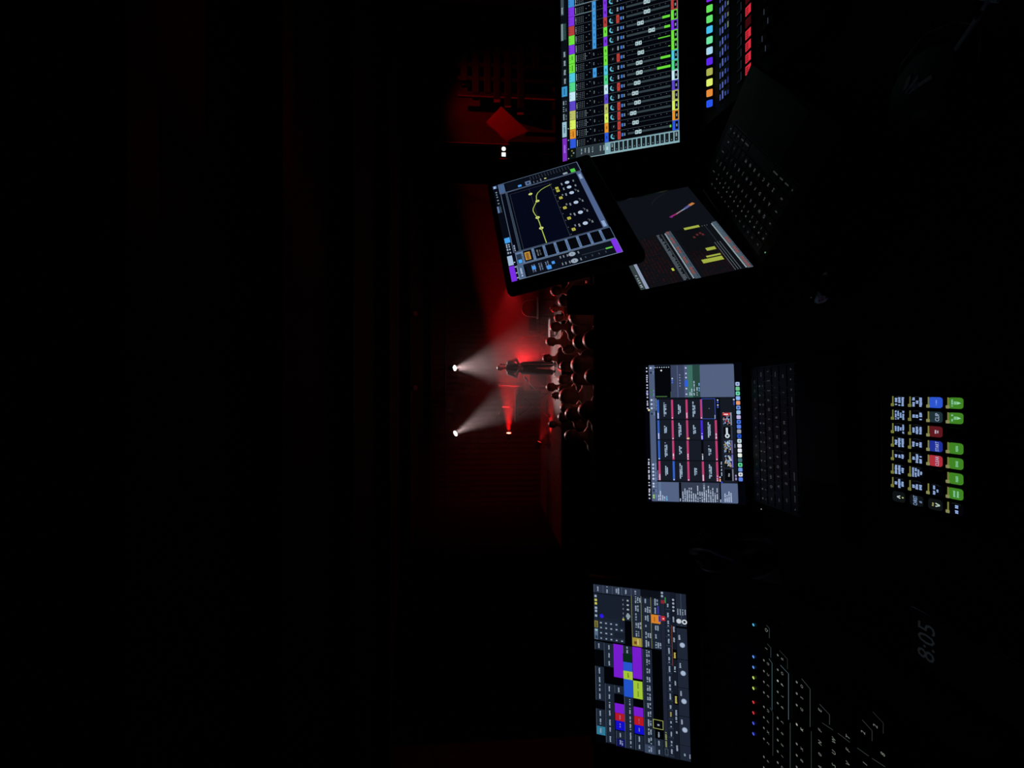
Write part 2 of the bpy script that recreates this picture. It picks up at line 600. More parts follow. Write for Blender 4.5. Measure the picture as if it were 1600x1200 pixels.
# ================================================================== CENTRE LAPTOP
def ui_centre():
    W, H = 0.302, 0.200
    s = UI(W, H)
    rnd = random.Random(3)
    BK, BG, BLU, PNK = (3, 4, 9), (22, 27, 38), (52, 96, 190), (186, 62, 112)
    GRY, TXT, DTX = (78, 92, 122), (190, 205, 230), (120, 140, 190)
    s.rect(0, 0, 1, 1, BK, 0)
    # menu bar
    for a, b in ((.024, .035), (.048, .10), (.118, .128), (.138, .147), (.165, .20), (.21, .235), (.245, .256), (.268, .295), (.303, .315)):
        s.fuzz(a, .016, b, .034, (200, 205, 225), 2)
    for u in (.675, .70, .712, .726, .755, .775, .80, .825, .845, .87, .885, .90, .915, .945, .97):
        s.fuzz(u, .018, u + .012, .036, (190, 190, 220), 2)
    s.disc(.667, .04, .0022, (235, 225, 160), 4)
    s.disc(.79, .026, .0022, (150, 150, 220), 3)
    # application window
    s.rrect(.009, .045, .995, .926, (42, 50, 66), .003, 1)
    s.rect(.009, .05, .995, .108, GRY, 2)
    for u, c in ((.035, (150, 200, 110)), (.05, (150, 200, 110)), (.085, (40, 52, 75)), (.115, TXT), (.135, TXT), (.17, TXT), (.195, TXT), (.22, TXT), (.245, TXT), (.272, TXT),
                 (.64, (30, 40, 60)), (.68, TXT), (.71, TXT), (.74, TXT), (.78, (50, 110, 60)), (.812, (50, 110, 60)), (.94, (20, 30, 50)), (.975, TXT)):
        s.disc(u, .07, .0022, c, 3)
        s.fuzz(u - .012, .09, u + .012, .101, DTX, 3)
    # left column
    s.rect(.010, .108, .148, .332, (84, 99, 132), 2)
    s.rect(.025, .126, .148, .146, (92, 118, 150), 3)
    for v, n in ((.115, .04), (.134, .075), (.156, .05), (.176, .03), (.198, .045)):
        s.fuzz(.016, v, .016 + n, v + .013, TXT if v != .198 else (110, 190, 250), 4)
    s.rect(.010, .332, .148, .356, (8, 10, 16), 2)
    s.fuzz(.014, .338, .035, .35, TXT, 3)
    s.rect(.010, .356, .148, .744, (52, 60, 80), 2)
    s.rect(.010, .578, .148, .600, (82, 92, 112), 3)
    for k in range(17):
        v = .366 + .0217 * k
        s.fuzz(.014, v, .014 + rnd.uniform(.055, .125), v + .012, TXT, 4)
    s.rect(.010, .744, .148, .758, (8, 10, 16), 2)
    s.fuzz(.014, .746, .04, .757, TXT, 3)
    s.rrect(.010, .758, .148, .924, (84, 99, 132), .002, 2)
    for k, n in enumerate((.06, .05, .075, .065)):
        s.fuzz(.018, .79 + .02 * k, .018 + n, .803 + .02 * k, TXT, 4)
    # slide grid
    s.rect(.150, .108, .757, .926, (14, 18, 26), 2)
    cols = (.161, .309, .455, .603)
    cw = .138
    rows = (.131, .281, .431, .581)
    bars = [[PNK, BLU, BLU, BLU], [BLU, PNK, PNK, PNK], [PNK, PNK, PNK, PNK], [PNK, (6, 8, 12), (70, 40, 220), PNK], [PNK, PNK, PNK, None]]
    for r in range(5):
        for c in range(4):
            v = (.126, .274, .424, .573, .716)[r]
            if bars[r][c]:
                s.rect(cols[c], v, cols[c] + cw, v + .021, bars[r][c], 4)
                s.fuzz(cols[c] + .002, v + .004, cols[c] + (.012 if rnd.random() < .6 else .045), v + .017, (215, 215, 235), 5)
    for r in range(4):
        v0 = (.149, .298, .448, .597)[r]
        for c in range(4):
            s.rect(cols[c], v0, cols[c] + cw, v0 + .123, BG, 3)
            if (r, c) == (2, 1):
                continue
            n = (.035, .055, .03, .05)[(r + c) % 4]
            m = cols[c] + cw / 2
            if (r, c) == (3, 3):
                s.text('v', m + .004, v0 + .065, .004, TXT, 5)
                continue
            for q, k in ((-.010, 1.0), (.004, .72)):
                s.fuzz(m - n * k, v0 + .057 + q * 1.1, m + n * k, v0 + .071 + q * 1.1, (170, 195, 220), 5)
    s.outline(.601, .590, .747, .726, (62, 92, 200), .0009, 6)
    s.rect(.601, .719, .747, .727, (5, 8, 20), 5)
    s.fuzz(.603, .716, .63, .727, TXT, 6)
    s.disc(.462, .445, .0021, (225, 190, 130), 6)
    for k in range(9):
        s.fuzz(.162 + .008 * k, .112, .168 + .008 * k, .123, DTX, 4)
        s.fuzz(.665 + .010 * k, .112, .67 + .010 * k, .122, TXT, 4)
    # lower thumbnails
    s.rect(.150, .742, .753, .926, (20, 25, 34), 3)
    s.rect(.150, .742, .753, .775, (8, 11, 18), 4)
    for u, cc in ((.735, TXT), (.72, (70, 90, 220)), (.70, TXT), (.685, (70, 90, 220)), (.165, (240, 200, 150)), (.175, (240, 150, 90)), (.19, TXT)):
        s.disc(u, .752, .0016, cc, 5)
    for a, b in ((.20, .225), (.235, .25), (.26, .30)):
        s.fuzz(a, .764, b, .775, TXT, 5)
    s.disc(.155, .768, .0018, (50, 70, 220), 5)

    def thumb(u0, u1, kind):
        s.rect(u0, .795, u1, .880, (6, 7, 10), 4)
        s.rect(u0, .874, u1, .888, {0: (120, 125, 140), 1: (120, 110, 210), 2: (120, 110, 170), 3: (50, 55, 70), 4: (140, 150, 165)}[kind], 5)
        if kind == 1 or kind == 2 or kind == 4:
            for k in range(46):
                a = rnd.uniform(u0 + .004, u1 - .010)
                b = rnd.uniform(.798, .862)
                c0 = rnd.choice([(150, 185, 230), (60, 80, 130), (190, 205, 200), (20, 24, 40), (170, 150, 110), (110, 130, 170)] + ([(180, 50, 60)] if kind == 4 else []))
                s.rect(a, b, a + rnd.uniform(.005, .016), b + rnd.uniform(.006, .016), c0, 6)
        if kind == 4:
            s.rect(u1 - .022, .797, u1 - .003, .872, (200, 45, 50), 7)
            s.fuzz(u1 - .018, .81, u1 - .008, .86, (240, 220, 220), 8)
        if kind == 3:
            s.disc(u0 + .022, .838, .0048, (200, 215, 225), 6)
            s.rect(u0 + .03, .825, u1 - .01, .845, (200, 215, 225), 6)
            s.disc(u0 + .022, .838, .002, (20, 20, 30), 7)
        if kind == 0:
            s.fuzz((u0 + u1) / 2 - .012, .835, (u0 + u1) / 2 + .012, .85, (150, 160, 180), 6)
        s.outline(u0, .795, u1, .888, (60, 66, 82), .0004, 8)
    thumb(.165, .250, 0)
    thumb(.258, .352, 1)
    thumb(.358, .452, 2)
    thumb(.460, .549, 3)
    thumb(.556, .648, 4)
    s.fuzz(.172, .903, .21, .918, (190, 170, 230), 5)
    s.fuzz(.40, .905, .425, .915, DTX, 5)
    s.disc(.738, .914, .0017, TXT, 5)
    s.fuzz(.70, .908, .728, .92, (70, 90, 210), 5)
    # right column
    s.rect(.757, .108, .992, .279, (4, 6, 11), 3)
    s.rect(.757, .272, .80, .279, (60, 90, 50), 4)
    for k in range(7):
        s.disc(.978, .115 + .024 * k, .0011, TXT, 5)
    s.disc(.955, .18, .0018, (235, 235, 240), 5)
    s.rect(.762, .118, .768, .235, (70, 110, 60), 5)
    s.rect(.757, .279, .990, .419, (56, 66, 92), 3)
    s.rect(.757, .345, .990, .351, (90, 104, 140), 4)
    for k in range(3):
        s.disc(.865 + .015 * k, .293, .0016, (80, 110, 230) if k < 2 else TXT, 5)
    for k in range(5):
        s.disc(.84 + .02 * k, .372, .0014, (130, 140, 175), 5)
    s.rect(.757, .419, .990, .455, (78, 92, 124), 3)
    s.rect(.835, .421, .880, .453, (45, 95, 220), 4)
    for u in (.78, .82, .90, .93, .97):
        s.disc(u, .437, .0017, TXT, 5)
    s.rect(.757, .455, .990, .505, (62, 112, 98), 3)
    s.rect(.757, .505, .990, .579, (38, 70, 62), 3)
    for v, a, b in ((.468, .77, .795), (.486, .77, .82), (.51, .77, .79), (.512, .80, .875), (.54, .77, .795), (.541, .80, .83), (.563, .80, .86)):
        s.fuzz(a, v, b, v + .012, TXT if v != .563 else (130, 190, 250), 5)
    s.rrect(.757, .579, .990, .924, (84, 97, 128), .002, 3)
    # dock
    cs = [(90, 130, 230), (225, 230, 240), (110, 150, 220), (100, 225, 160), (70, 110, 120), (225, 235, 225), (225, 230, 238), (220, 225, 235), (200, 225, 230),
          (40, 90, 210), (150, 155, 165), (90, 130, 230), (70, 120, 230), (190, 180, 230), (150, 190, 230), (110, 150, 230), (230, 150, 110), (140, 180, 240), (110, 220, 180), (110, 190, 140), (170, 190, 230)]
    for k, cc in enumerate(cs):
        u = .165 + .0335 * k
        s.rrect(u, .936, u + .027, .976, cc, .0017, 3)
        q = rnd.random()
        if q < .6:
            s.disc(u + .0135, .956, .0018 + .001 * q, tuple(int(x * .55) for x in cc), 4)
    return s


TLc = (-0.2590, 0.8480, -0.3517)
exc = Vector((0.9991, 0.0422, 0.0072))
eyc = Vector((0.0170, -0.2220, -0.9750))
laptop('open laptop showing a grid of pink and blue slide tiles beside the grey key pad', TLc, exc, eyc, 0.302, 0.200,
       CZ - 0.5555, ui_centre(), (74, 80, 84), led=(-0.1500, -0.035, (200, 215, 205)))


# ================================================================== RIGHT LAPTOP (audio session)
def ui_session():
    W, H = 0.302, 0.2013
    s = UI(W, H)
    rnd = random.Random(5)
    s.rect(0, 0, 1, 1, (14, 17, 24), 0)
    s.rect(0, 0, 1, .04, (52, 64, 66), 2)
    for a in (.02, .035, .06, .08, .10, .13):
        s.fuzz(a, .01, a + .012, .03, (150, 160, 165), 3)
    s.rect(0, .045, .51, .075, (140, 152, 176), 2)
    s.rect(0, .075, .51, 1, (13, 16, 21), 1)
    # upper mixer: dark red insert rows
    for r in range(9):
        v = .10 + .031 * r
        for k in range(42):
            if rnd.random() < .8:
                u = .005 + .0115 * k
                s.rect(u, v, u + .008, v + .014, rnd.choice([(40, 14, 14), (34, 12, 12), (30, 16, 15), (46, 17, 15)]), 2)
    s.rect(.11, .345, .135, .365, (190, 200, 70), 4)
    for k in range(42):
        u = .008 + .0117 * k
        s.rect(u, .39, u + .005, .39 + rnd.choice((.022, .03, .04)), (105, 115, 125), 2)
        s.rect(u, .436, u + .004, .448, (95, 105, 115), 2)
        s.rect(u, .472, u + .007, .486, (170, 190, 200), 2)
    s.rect(0, .49, .51, .54, (70, 84, 98), 2)
    for k in range(14):
        u = .01 + .036 * k
        if k % 3:
            s.rect(u, .495, u + .03, .518, (128, 72, 68), 3)
        s.fuzz(u, .52, u + .03, .532, (40, 50, 60), 3)
    # lower mixer
    for k in range(30):
        u = .19 + .0105 * k
        s.rect(u, .57, u + .005, .80, (4, 4, 7), 2)
        s.rect(u + .005, .57, u + .0066, .80, (26, 27, 32), 2)
    for r in range(9):
        v = .575 + .031 * r
        for k in range(22):
            u = .004 + .0115 * k
            if rnd.random() < .8:
                s.rect(u, v, u + .008, v + .014, rnd.choice([(38, 13, 13), (32, 12, 12), (28, 14, 14)]), 3)
    for u, v in ((.38, .70), (.40, .74), (.39, .79), (.41, .775)):
        s.rect(u, v, u + .02, v + .02, (92, 36, 36), 3)
    s.rect(.485, .672, .51, .823, (158, 170, 66), 5)
    s.rect(.228, .735, .258, .822, (158, 170, 66), 5)
    s.rect(.166, .694, .182, .825, (158, 170, 66), 5)
    s.rect(.118, .634, .155, .822, (158, 170, 66), 5)
    for k in range(42):
        u = .008 + .0117 * k
        if u < .30 or u > .48:
            for q in range(3):
                s.rect(u, .845 + .024 * q, u + .006, .851 + .024 * q, (120, 130, 138), 3)
        else:
            s.rect(u, .87, u + .003, .878, (70, 80, 90), 3)
        s.rect(u, .938, u + .007, .950, (180, 200, 205), 3)
    s.rect(0, .952, .51, 1, (74, 90, 104), 2)
    for k in range(14):
        u = .008 + .036 * k
        if k < 9 and k not in (3, 6):
            s.rect(u, .96, u + .032, .985, (126, 76, 76), 3)
        s.fuzz(u, .987, u + .03, .996, (35, 45, 55), 3)
    # desktop picture: one loose brush stroke of colour on near black
    pts = [(.660, .625), (.672, .641), (.688, .70), (.712, .765), (.729, .813), (.755, .875), (.775, .93)]
    cc = [(130, 40, 130), (150, 40, 110), (150, 120, 130), (120, 140, 160), (90, 90, 150), (190, 120, 60), (60, 40, 110)]
    tt = [.006, .0045, .0034, .0036, .0062, .0072, .006]
    for k in range(len(pts) - 1):
        s.line([pts[k], pts[k + 1]], tt[k], cc[k], 3)
    s.line([(.873, .529), (.93, .60), (.985, .735)], .0011, (34, 34, 40), 3)
    return s


TLr = (0.1708, 0.7045, -0.2801)
exr = Vector((0.780, 0.621, 0.076))
eyr = Vector((0.194, -0.124, -0.973))
LAP2_Z = CZ - 0.4830
_, MBr = laptop('open laptop turned sideways with a dark red mixer window and yellow bars', TLr, exr, eyr, 0.302, 0.2013,
                LAP2_Z, ui_session(), (76, 80, 84), led=(-0.150, -0.028, (120, 230, 140)))
# the case the laptop stands on
c = Geo().box((-0.15, -0.205, -0.571 + 0.4830), (0.15, 0.0, -0.0162), 0, 0.006, 2)
root = thing('equipment_case', 'black equipment case carrying the sideways laptop', 'case', (MBr.translation.x, MBr.translation.y, DZ))
link('body', c.mesh('body', [M_PLASTIC]), root, off(root, MBr))
for x in (-0.12, 0.12):
    link('latch', Geo().box((x - 0.012, -0.209, -0.06), (x + 0.012, -0.204, -0.035), 0, 0.001).mesh('latch', [M_METAL]), root, off(root, MBr))


# ================================================================== TILTED TOUCH MONITOR (equaliser)
def ui_eq():
    W, H = 0.294, 0.1652
    s = UI(W, H)
    BG, LN, TX, VIO, CY = (5, 8, 18), (120, 140, 165), (170, 190, 215), (120, 45, 225), (70, 150, 225)
    s.rect(0, 0, 1, 1, (7, 10, 20), 0)
    # header
    s.rect(0, .002, .125, .052, VIO, 2)
    s.rect(.132, .004, .215, .052, (160, 185, 215), 2)
    s.rect(.335, .012, .385, .066, (70, 160, 235), 3)
    for u in (.235, .265, .29, .31):
        s.fuzz(u, .015, u + .018, .03, TX, 3)
        s.fuzz(u, .038, u + .014, .052, TX, 3)
    s.rect(.66, .004, .735, .024, (95, 120, 165), 3)
    s.fuzz(.66, .03, .74, .05, (60, 80, 90), 3)
    for u in (.76, .80, .84, .87, .90):
        s.fuzz(u, .02, u + .015, .04, (130, 150, 165), 3)
    s.rect(.955, .002, .995, .05, (60, 80, 120), 3)
    s.fuzz(.96, .01, .99, .04, (170, 200, 230), 4)
    for u in (.02, .06, .11, .15):
        s.disc(u, .062, .0014, TX, 3)
    # left channel column
    s.rect(.004, .075, .116, .995, (12, 17, 27), 1)
    s.outline(.002, .072, .118, .998, LN, .0012, 3)
    s.rect(.006, .078, .112, .135, (75, 98, 130), 2)
    s.rect(.006, .135, .09, .155, (5, 6, 10), 2)
    s.fuzz(.02, .096, .09, .115, TX, 3)
    for v in (.205, .225, .27, .29, .33, .35):
        s.fuzz(.03, v, .09, v + .012, (110, 125, 150), 3)
    s.rrect(.05, .205, .078, .240, (70, 150, 235), .001, 4)
    s.rrect(.02, .335, .052, .375, (70, 150, 235), .001, 4)
    s.rrect(.052, .388, .075, .415, (70, 150, 235), .001, 4)
    for u in (.09, .033):
        s.disc(u, .583, .0052, (150, 165, 180), 4)
        s.line([(u - .006, .583), (u + .006, .583)], .0008, (40, 50, 60), 5)
        for v in (.47, .50, .535):
            s.fuzz(u - .010, v, u + .010, v + .012, (140, 150, 165), 4)
        s.fuzz(u - .01, .635, u + .01, .648, (140, 150, 165), 4)
    s.rect(.060, .66, .063, .93, (60, 70, 85), 4)
    s.rect(.055, .875, .066, .935, (95, 205, 70), 5)
    for k in range(4):
        s.fuzz(.03, .68 + .06 * k, .045, .69 + .06 * k, (70, 80, 95), 4)
    s.rect(.004, .945, .120, .995, (126, 50, 230), 5)
    # insert slots column
    s.rect(.122, .085, .228, .995, (96, 122, 160), 1)
    s.rect(.126, .092, .21, .14, (40, 52, 72), 2)
    s.rrect(.13, .100, .16, .135, (70, 160, 235), .001, 3)
    for k in range(8):
        v = .160 + .107 * k
        s.rect(.128, v, .224, v + .082, (4, 6, 12), 2)
        s.fuzz(.14, v - .018, .20, v - .006, (60, 80, 110), 3)
    s.rect(.14, .170, .208, .222, (190, 140, 60), 4)
    s.fuzz(.145, .18, .20, .21, (120, 80, 30), 5)
    s.fuzz(.15, .285, .205, .30, (120, 125, 130), 4)
    s.fuzz(.15, .31, .20, .322, (90, 95, 100), 4)
    # equaliser window
    s.rect(.232, .074, .868, .985, (5, 7, 18), 2)
    s.outline(.232, .072, .870, .988, (84, 98, 122), .0012, 4)
    s.fuzz(.245, .085, .30, .10, TX, 4)
    s.rect(.238, .128, .862, .150, (70, 88, 108), 3)
    for k in range(52):
        s.rect(.243 + .0118 * k, .132, .250 + .0118 * k, .146, (14, 18, 26), 4)
    s.rect(.236, .172, .836, .628, (5, 8, 24), 4)
    s.outline(.236, .172, .836, .628, (58, 64, 80), .0006, 5)
    for k in range(7):
        s.rect(.236, .22 + .06 * k, .836, .221 + .06 * k, (8, 14, 36), 5)
    for k in range(12):
        s.rect(.27 + .045 * k, .175, .2708 + .045 * k, .625, (8, 12, 32), 5)
    s.rect(.5, .392, .836, .3945, (60, 62, 70), 6)
    curve = [(.240, .397), (.30, .395), (.385, .392), (.44, .391), (.497, .387), (.54, .372), (.575, .365), (.602, .372), (.635, .40),
             (.669, .430), (.70, .437), (.73, .445), (.76, .47), (.785, .515), (.80, .565), (.812, .628)]
    s.line(curve, .0014, (176, 196, 84), 7)
    for u, v in ((.385, .392), (.497, .389), (.669, .439), (.770, .391)):
        s.disc(u, v, .0036, (212, 224, 120), 8)
        s.disc(u, v, .0011, (60, 70, 40), 9)
    for k in range(9):
        s.fuzz(.25 + .07 * k, .635, .26 + .07 * k, .645, (90, 95, 105), 5)
    for u in (.318, .431, .541, .654, .723, .782):
        s.disc(u, .803, .0047, (178, 198, 222), 6, rv=.0040)
        s.line([(u - .004, .803), (u + .004, .803)], .0006, (70, 90, 120), 7)
        s.fuzz(u - .016, .735, u + .012, .752, (150, 160, 175), 6)
        s.fuzz(u - .012, .862, u + .010, .88, (130, 140, 150), 6)
    for u in (.292, .405, .518, .632, .717, .750):
        s.rrect(u - .013, .662, u + .013, .696, (190, 186, 78), .001, 6)
        s.fuzz(u - .006, .674, u + .006, .685, (90, 90, 30), 7)
    for u in (.345, .46, .57, .68):
        s.fuzz(u - .03, .70, u - .012, .715, (140, 150, 160), 6)
        s.line([(u - .018, .845), (u - .008, .86), (u + .004, .842)], .0007, (130, 140, 150), 6)
    s.rect(.236, .935, .864, .985, (78, 98, 140), 4)
    for a, b in ((.24, .30), (.775, .84)):
        s.rect(a, .94, b, .98, (140, 165, 205), 5)
        s.outline(a, .94, b, .98, (20, 26, 40), .0006, 6)
    # right channel column
    s.rect(.876, .070, .996, .995, (10, 14, 24), 1)
    s.outline(.874, .066, .998, .998, (100, 120, 150), .0012, 3)
    s.rect(.880, .075, .99, .135, (70, 98, 140), 2)
    s.rect(.885, .14, .97, .155, (6, 8, 12), 3)
    s.rrect(.893, .285, .918, .325, (70, 150, 235), .001, 4)
    s.rrect(.885, .372, .935, .435, (90, 112, 150), .001, 4)
    s.rect(.90, .39, .92, .415, (30, 40, 60), 5)
    for k in range(3):
        s.fuzz(.89, .46 + .04 * k, .92, .475 + .04 * k, (120, 130, 145), 4)
    for r in range(5):
        for k in range(14):
            s.rect(.935 + .010 * r, .44 + .034 * k, .939 + .010 * r, .446 + .034 * k, (80, 90, 105), 4)
    s.disc(.905, .60, .0022, (200, 200, 130), 5)
    s.rrect(.885, .80, .905, .85, (150, 165, 180), .001, 5)
    s.rect(.882, .89, .925, .94, (80, 200, 70), 5)
    return s


TLt = Vector((0.1428, 0.5544, -0.0352)) * 1.05
ext = Vector((0.782, 0.617, 0.087))
eyt = Vector((0.235, -0.162, -0.958))
MT = frame(TLt, ext, -eyt)
root = thing('touchscreen_monitor', 'tilted touchscreen with a yellow equaliser curve, held on a stand above the sideways laptop', 'monitor', (0.36, 0.78, 1.35))
body = Geo().box((-0.012, -0.1652 - 0.030, -0.022), (0.294 + 0.022, 0.010, -0.0008), 0, 0.008, 3)
bo = link('body', body.mesh('body', [M_RUBBER]), root, off(root, MT))
gl = Geo().box((-0.006, -0.1652 - 0.006, -0.0008), (0.294 + 0.006, 0.005, -0.0004))
link('glass', gl.mesh('glass', [M_GLOSS]), bo)
ui_eq().build('display', root, off(root, MT @ Matrix.Translation((0, 0, -0.0002))))
# stand: clamp plate, swivel and pole behind the desk laptop
ctr = MT @ Vector((0.15, -0.09, -0.022))
bck = MT @ Vector((0.15, -0.09, -0.075))
pole = Vector((0.425, 1.02, 0))
g = Geo().box((0.10, -0.13, -0.030), (0.20, -0.05, -0.0215), 0, 0.002)
link('clamp', g.mesh('clamp', [M_METAL]), root, off(root, MT))
T0 = off(root, Matrix.Identity(4))
link('arm', Geo().tube([ctr, bck, (bck + Vector((pole.x, pole.y, bck.z))) / 2 + Vector((0, 0, .004)), (pole.x, pole.y, bck.z)], 0.009, 10).mesh('arm', [M_METAL]), root, T0)
link('pole', Geo().cyl((pole.x, pole.y, DZ + 0.01), (pole.x, pole.y, bck.z + 0.02), 0.012, n=14).mesh('pole', [M_METAL]), root, T0)
link('foot_plate', Geo().lathe([(0.001, 0), (0.075, 0), (0.07, 0.010), (0.001, 0.012)], 24, M=Matrix.Translation((pole.x, pole.y, DZ))).mesh('foot_plate', [M_METAL]), root, T0)


# ================================================================== SOUND MIXING CONSOLE
def ui_console():
    """millimetre layout: x from the centre of the first strip, y down from the first colour row"""
    X0, Y0, W, H = -.041, -.024, .478, .273
    s = UI(W, H)
    R = lambda x0, y0, x1, y1, c, l=1: s.rect((x0 - X0) / W, (y0 - Y0) / H, (x1 - X0) / W, (y1 - Y0) / H, c, l)
    RR = lambda x0, y0, x1, y1, c, r, l=1: s.rrect((x0 - X0) / W, (y0 - Y0) / H, (x1 - X0) / W, (y1 - Y0) / H, c, r, l)
    FZ = lambda x0, y0, x1, y1, c, l=4: s.fuzz((x0 - X0) / W, (y0 - Y0) / H, (x1 - X0) / W, (y1 - Y0) / H, c, l)
    D = lambda x, y, r, c, l=3: s.disc((x - X0) / W, (y - Y0) / H, r, c, l)
    rnd = random.Random(11)
    BK, LN, TX, CYB = (4, 6, 12), (70, 84, 92), (150, 170, 178), (128, 168, 178)
    R(X0, Y0, X0 + W, Y0 + H, BK, 0)
    R(X0, Y0, X0 + W, -.008, (10, 15, 21), 1)
    R(-.041, -.0235, .0165, -.0125, (122, 46, 190), 3)
    FZ(-.02, -.020, 0, -.016, (170, 120, 230))
    R(.0195, -.0235, .0575, -.0125, (150, 188, 205), 3)
    FZ(.03, -.020, .05, -.016, (60, 90, 110))
    for x in (-.036, -.012, .010, .039):
        D(x, -.0085, .0015, TX, 4)
    for a, b in ((.062, .078), (.083, .096), (.10, .113)):
        R(a - .001, -.0225, b + .001, -.0095, (16, 24, 32), 2)
        FZ(a, -.021, b, -.0175, TX)
        FZ(a, -.015, b - .003, -.012, (110, 125, 135))
    R(.121, -.0235, .146, -.0100, (58, 150, 205), 3)
    FZ(.126, -.019, .141, -.015, (30, 90, 140))
    for a in (.150, .172, .195, .217):
        R(a, -.0215, a + .019, -.010, (18, 26, 33), 2)
        FZ(a + .003, -.018, a + .016, -.013, TX)
    R(.262, -.0235, .304, -.018, (112, 140, 146), 2)
    R(.262, -.018, .304, -.010, (22, 40, 44), 2)
    for k in range(14):
        FZ(.264 + .0028 * k, -.0165, .266 + .0028 * k, -.0115, (60, 95, 85))
    R(.325, -.0235, .365, -.016, (60, 75, 82), 2)
    FZ(.328, -.022, .345, -.018, TX)
    R(.37, -.0235, .43, -.012, (40, 52, 60), 2)
    cols = [(44, 88, 220), (228, 148, 44), (216, 240, 96), (184, 190, 104), (92, 70, 200), (196, 232, 244), (84, 214, 140), (80, 200, 224), (112, 226, 64), (112, 226, 64),
            (124, 52, 224), (112, 226, 64), (176, 62, 58), (124, 52, 224), (124, 52, 224), (62, 140, 210), (112, 226, 64), (216, 240, 96), (124, 52, 224)]
    mute = {0, 1, 2, 3, 5, 8, 12, 16}
    mono = {1, 8, 9, 17}
    fade = [.158, .152, .147, .157, .152, .157, .162, .162, .166, .161, .191, .166, .181, .181, .170, .165, .175, .16, .18]
    meter = {0: .228, 6: .202, 7: .210, 8: .227, 9: .205, 10: .219, 11: .215, 15: .21}
    blue = {7, 10, 11, 12, 13, 14}
    P = .0234
    for i, c in enumerate(cols):
        x = i * P
        a, b = x - P / 2 + .0004, x + P / 2 - .0004
        b = min(b, X0 + W)
        R(a, -.0045, b, .010, c, 3)
        dk = tuple(int(q * .45) for q in c)
        D(x - .003, -.002, .001, dk, 5)
        D(x + .003, -.002, .001, dk, 5)
        if i in mono:
            FZ(x - .007, .002, x + .007, .005, dk, 5)
        R(x - P / 2 - .0004, .010, x - P / 2 + .0004, .249, LN, 2)
        # insert and send rows
        FZ(a + .002, .0125, b - .004, .0150, TX)
        for r in range(4):
            for k in range(4):
                R(a + .003 + .0042 * k, .018 + .0042 * r, a + .0048 + .0042 * k, .0195 + .0042 * r, (105, 120, 128), 4)
        if i in (3, 2, 1, 9):
            for k in range(4):
                R(a + .003 + .0042 * k, .0345, a + .005 + .0042 * k, .0362, TX, 4)
        D(x - .001, .039, .0008, TX, 4)
        D(x + .004, .046, .0009, TX, 4)
        R(a + .001, .0505, b - .001, .0508, (40, 50, 56), 3)
        if i in blue:
            R(a, .0535, b, .0625, (66, 150, 220), 4)
            FZ(x - .004, .0565, x + .003, .0595, (25, 75, 130), 5)
        else:
            FZ(x - .004, .055, x + .003, .0575, (110, 125, 132))
        D(x - .004, .067, .0011, (60, 70, 76), 4)
        D(x - .004, .074, .0011, (60, 70, 76), 4)
        R(a, .080, b, .089, c, 3)
        FZ(x - .003, .083, x + .004, .0865, dk, 5)
        # pan knob
        u, v = (x - X0) / W, (.101 - Y0) / H
        if i in mono:
            D(x - .001, .101, .006, (16, 20, 25), 4)
            s.line([(u - .005, v), (u + .004, v + .004)], .0011, TX, 6)
        else:
            D(x, .101, .0078, (26, 32, 38), 3)
            D(x, .101, .0070, (9, 11, 16), 4)
            s.arc(u, v, .0056, .0030, 165, 330, (92, 184, 206), 5)
            D(x, .1015, .0022, (52, 58, 64), 6)
        # mute, solo, level legend
        if i in mute:
            RR(a + .0015, .1105, b - .0015, .1175, (188, 64, 56), .0015, 4)
            FZ(x - .005, .1130, x + .005, .1152, (110, 30, 28), 5)
        else:
            FZ(x - .005, .1120, x + .005, .1160, TX)
        RR(x - .004, .1195, x + .004, .1240, (60, 112, 200), .001, 4)
        FZ(x - .0035, .1258, x + .0035, .1285, TX)
        # fader
        tw = .0006 if i in mono else .0024
        R(x - tw, .134, x + tw, .231, (52, 66, 72), 3)
        for k in range(8):
            R(x + .0065, .134 + .0125 * k, x + .0085, .1350 + .0125 * k, (92, 104, 110), 3)
        f = fade[i]
        RR(x - .0046, f - .0072, x + .0046, f - .0004, (178, 205, 210), .001, 6)
        RR(x - .0046, f + .0004, x + .0046, f + .0072, (178, 205, 210), .001, 6)
        R(x - .002, f - .0055, x + .002, f - .003, (90, 110, 118), 7)
        R(x - .002, f + .003, x + .002, f + .0055, (90, 110, 118), 7)
        if i in meter:
            mw = .0008 if i in mono and i != 9 else .0028
            mw = .0012 if i == 9 else mw
            R(x - mw, meter[i], x + mw, .2315, (104, 222, 58), 5)
        # name cell at the foot
        R(a, .2340, b, .2400, c, 3)
        R(a, .2400, b, .2480, c, 2)
        R(a + .002, .2400, b - .002, .2465, (4, 6, 12), 4)
        FZ(x - .003, .2420, x + .003, .2450, TX, 5)
    # edges of the strip bank
    R(-.0135, .2480, X0 + W, .2490, (96, 120, 128), 5)
    R(.340, .010, .3412, .075, (130, 160, 170), 5)
    R(.3165, .010, .3175, .060, (130, 160, 170), 5)
    R(.338, .089, .4, .118, (74, 92, 102), 2)
    # side column
    R(X0, -.005, -.0125, .010, (12, 18, 16), 3)
    for x, y, c in ((-.03, -.001, (90, 110, 70)), (-.024, .004, TX), (-.018, 0, (160, 150, 60))):
        D(x, y, .0017, c, 5)
    R(X0, .010, -.0125, .080, (42, 54, 60), 2)
    for y in (.022, .031, .040, .049, .068, .076):
        FZ(-.030, y, -.0165, y + .0032, TX)
    R(X0, .080, -.0125, .249, CYB, 2)
    FZ(-.030, .083, -.022, .088, (190, 220, 228))
    R(X0, .0105, X0 + .0012, .249, (160, 200, 210), 4)
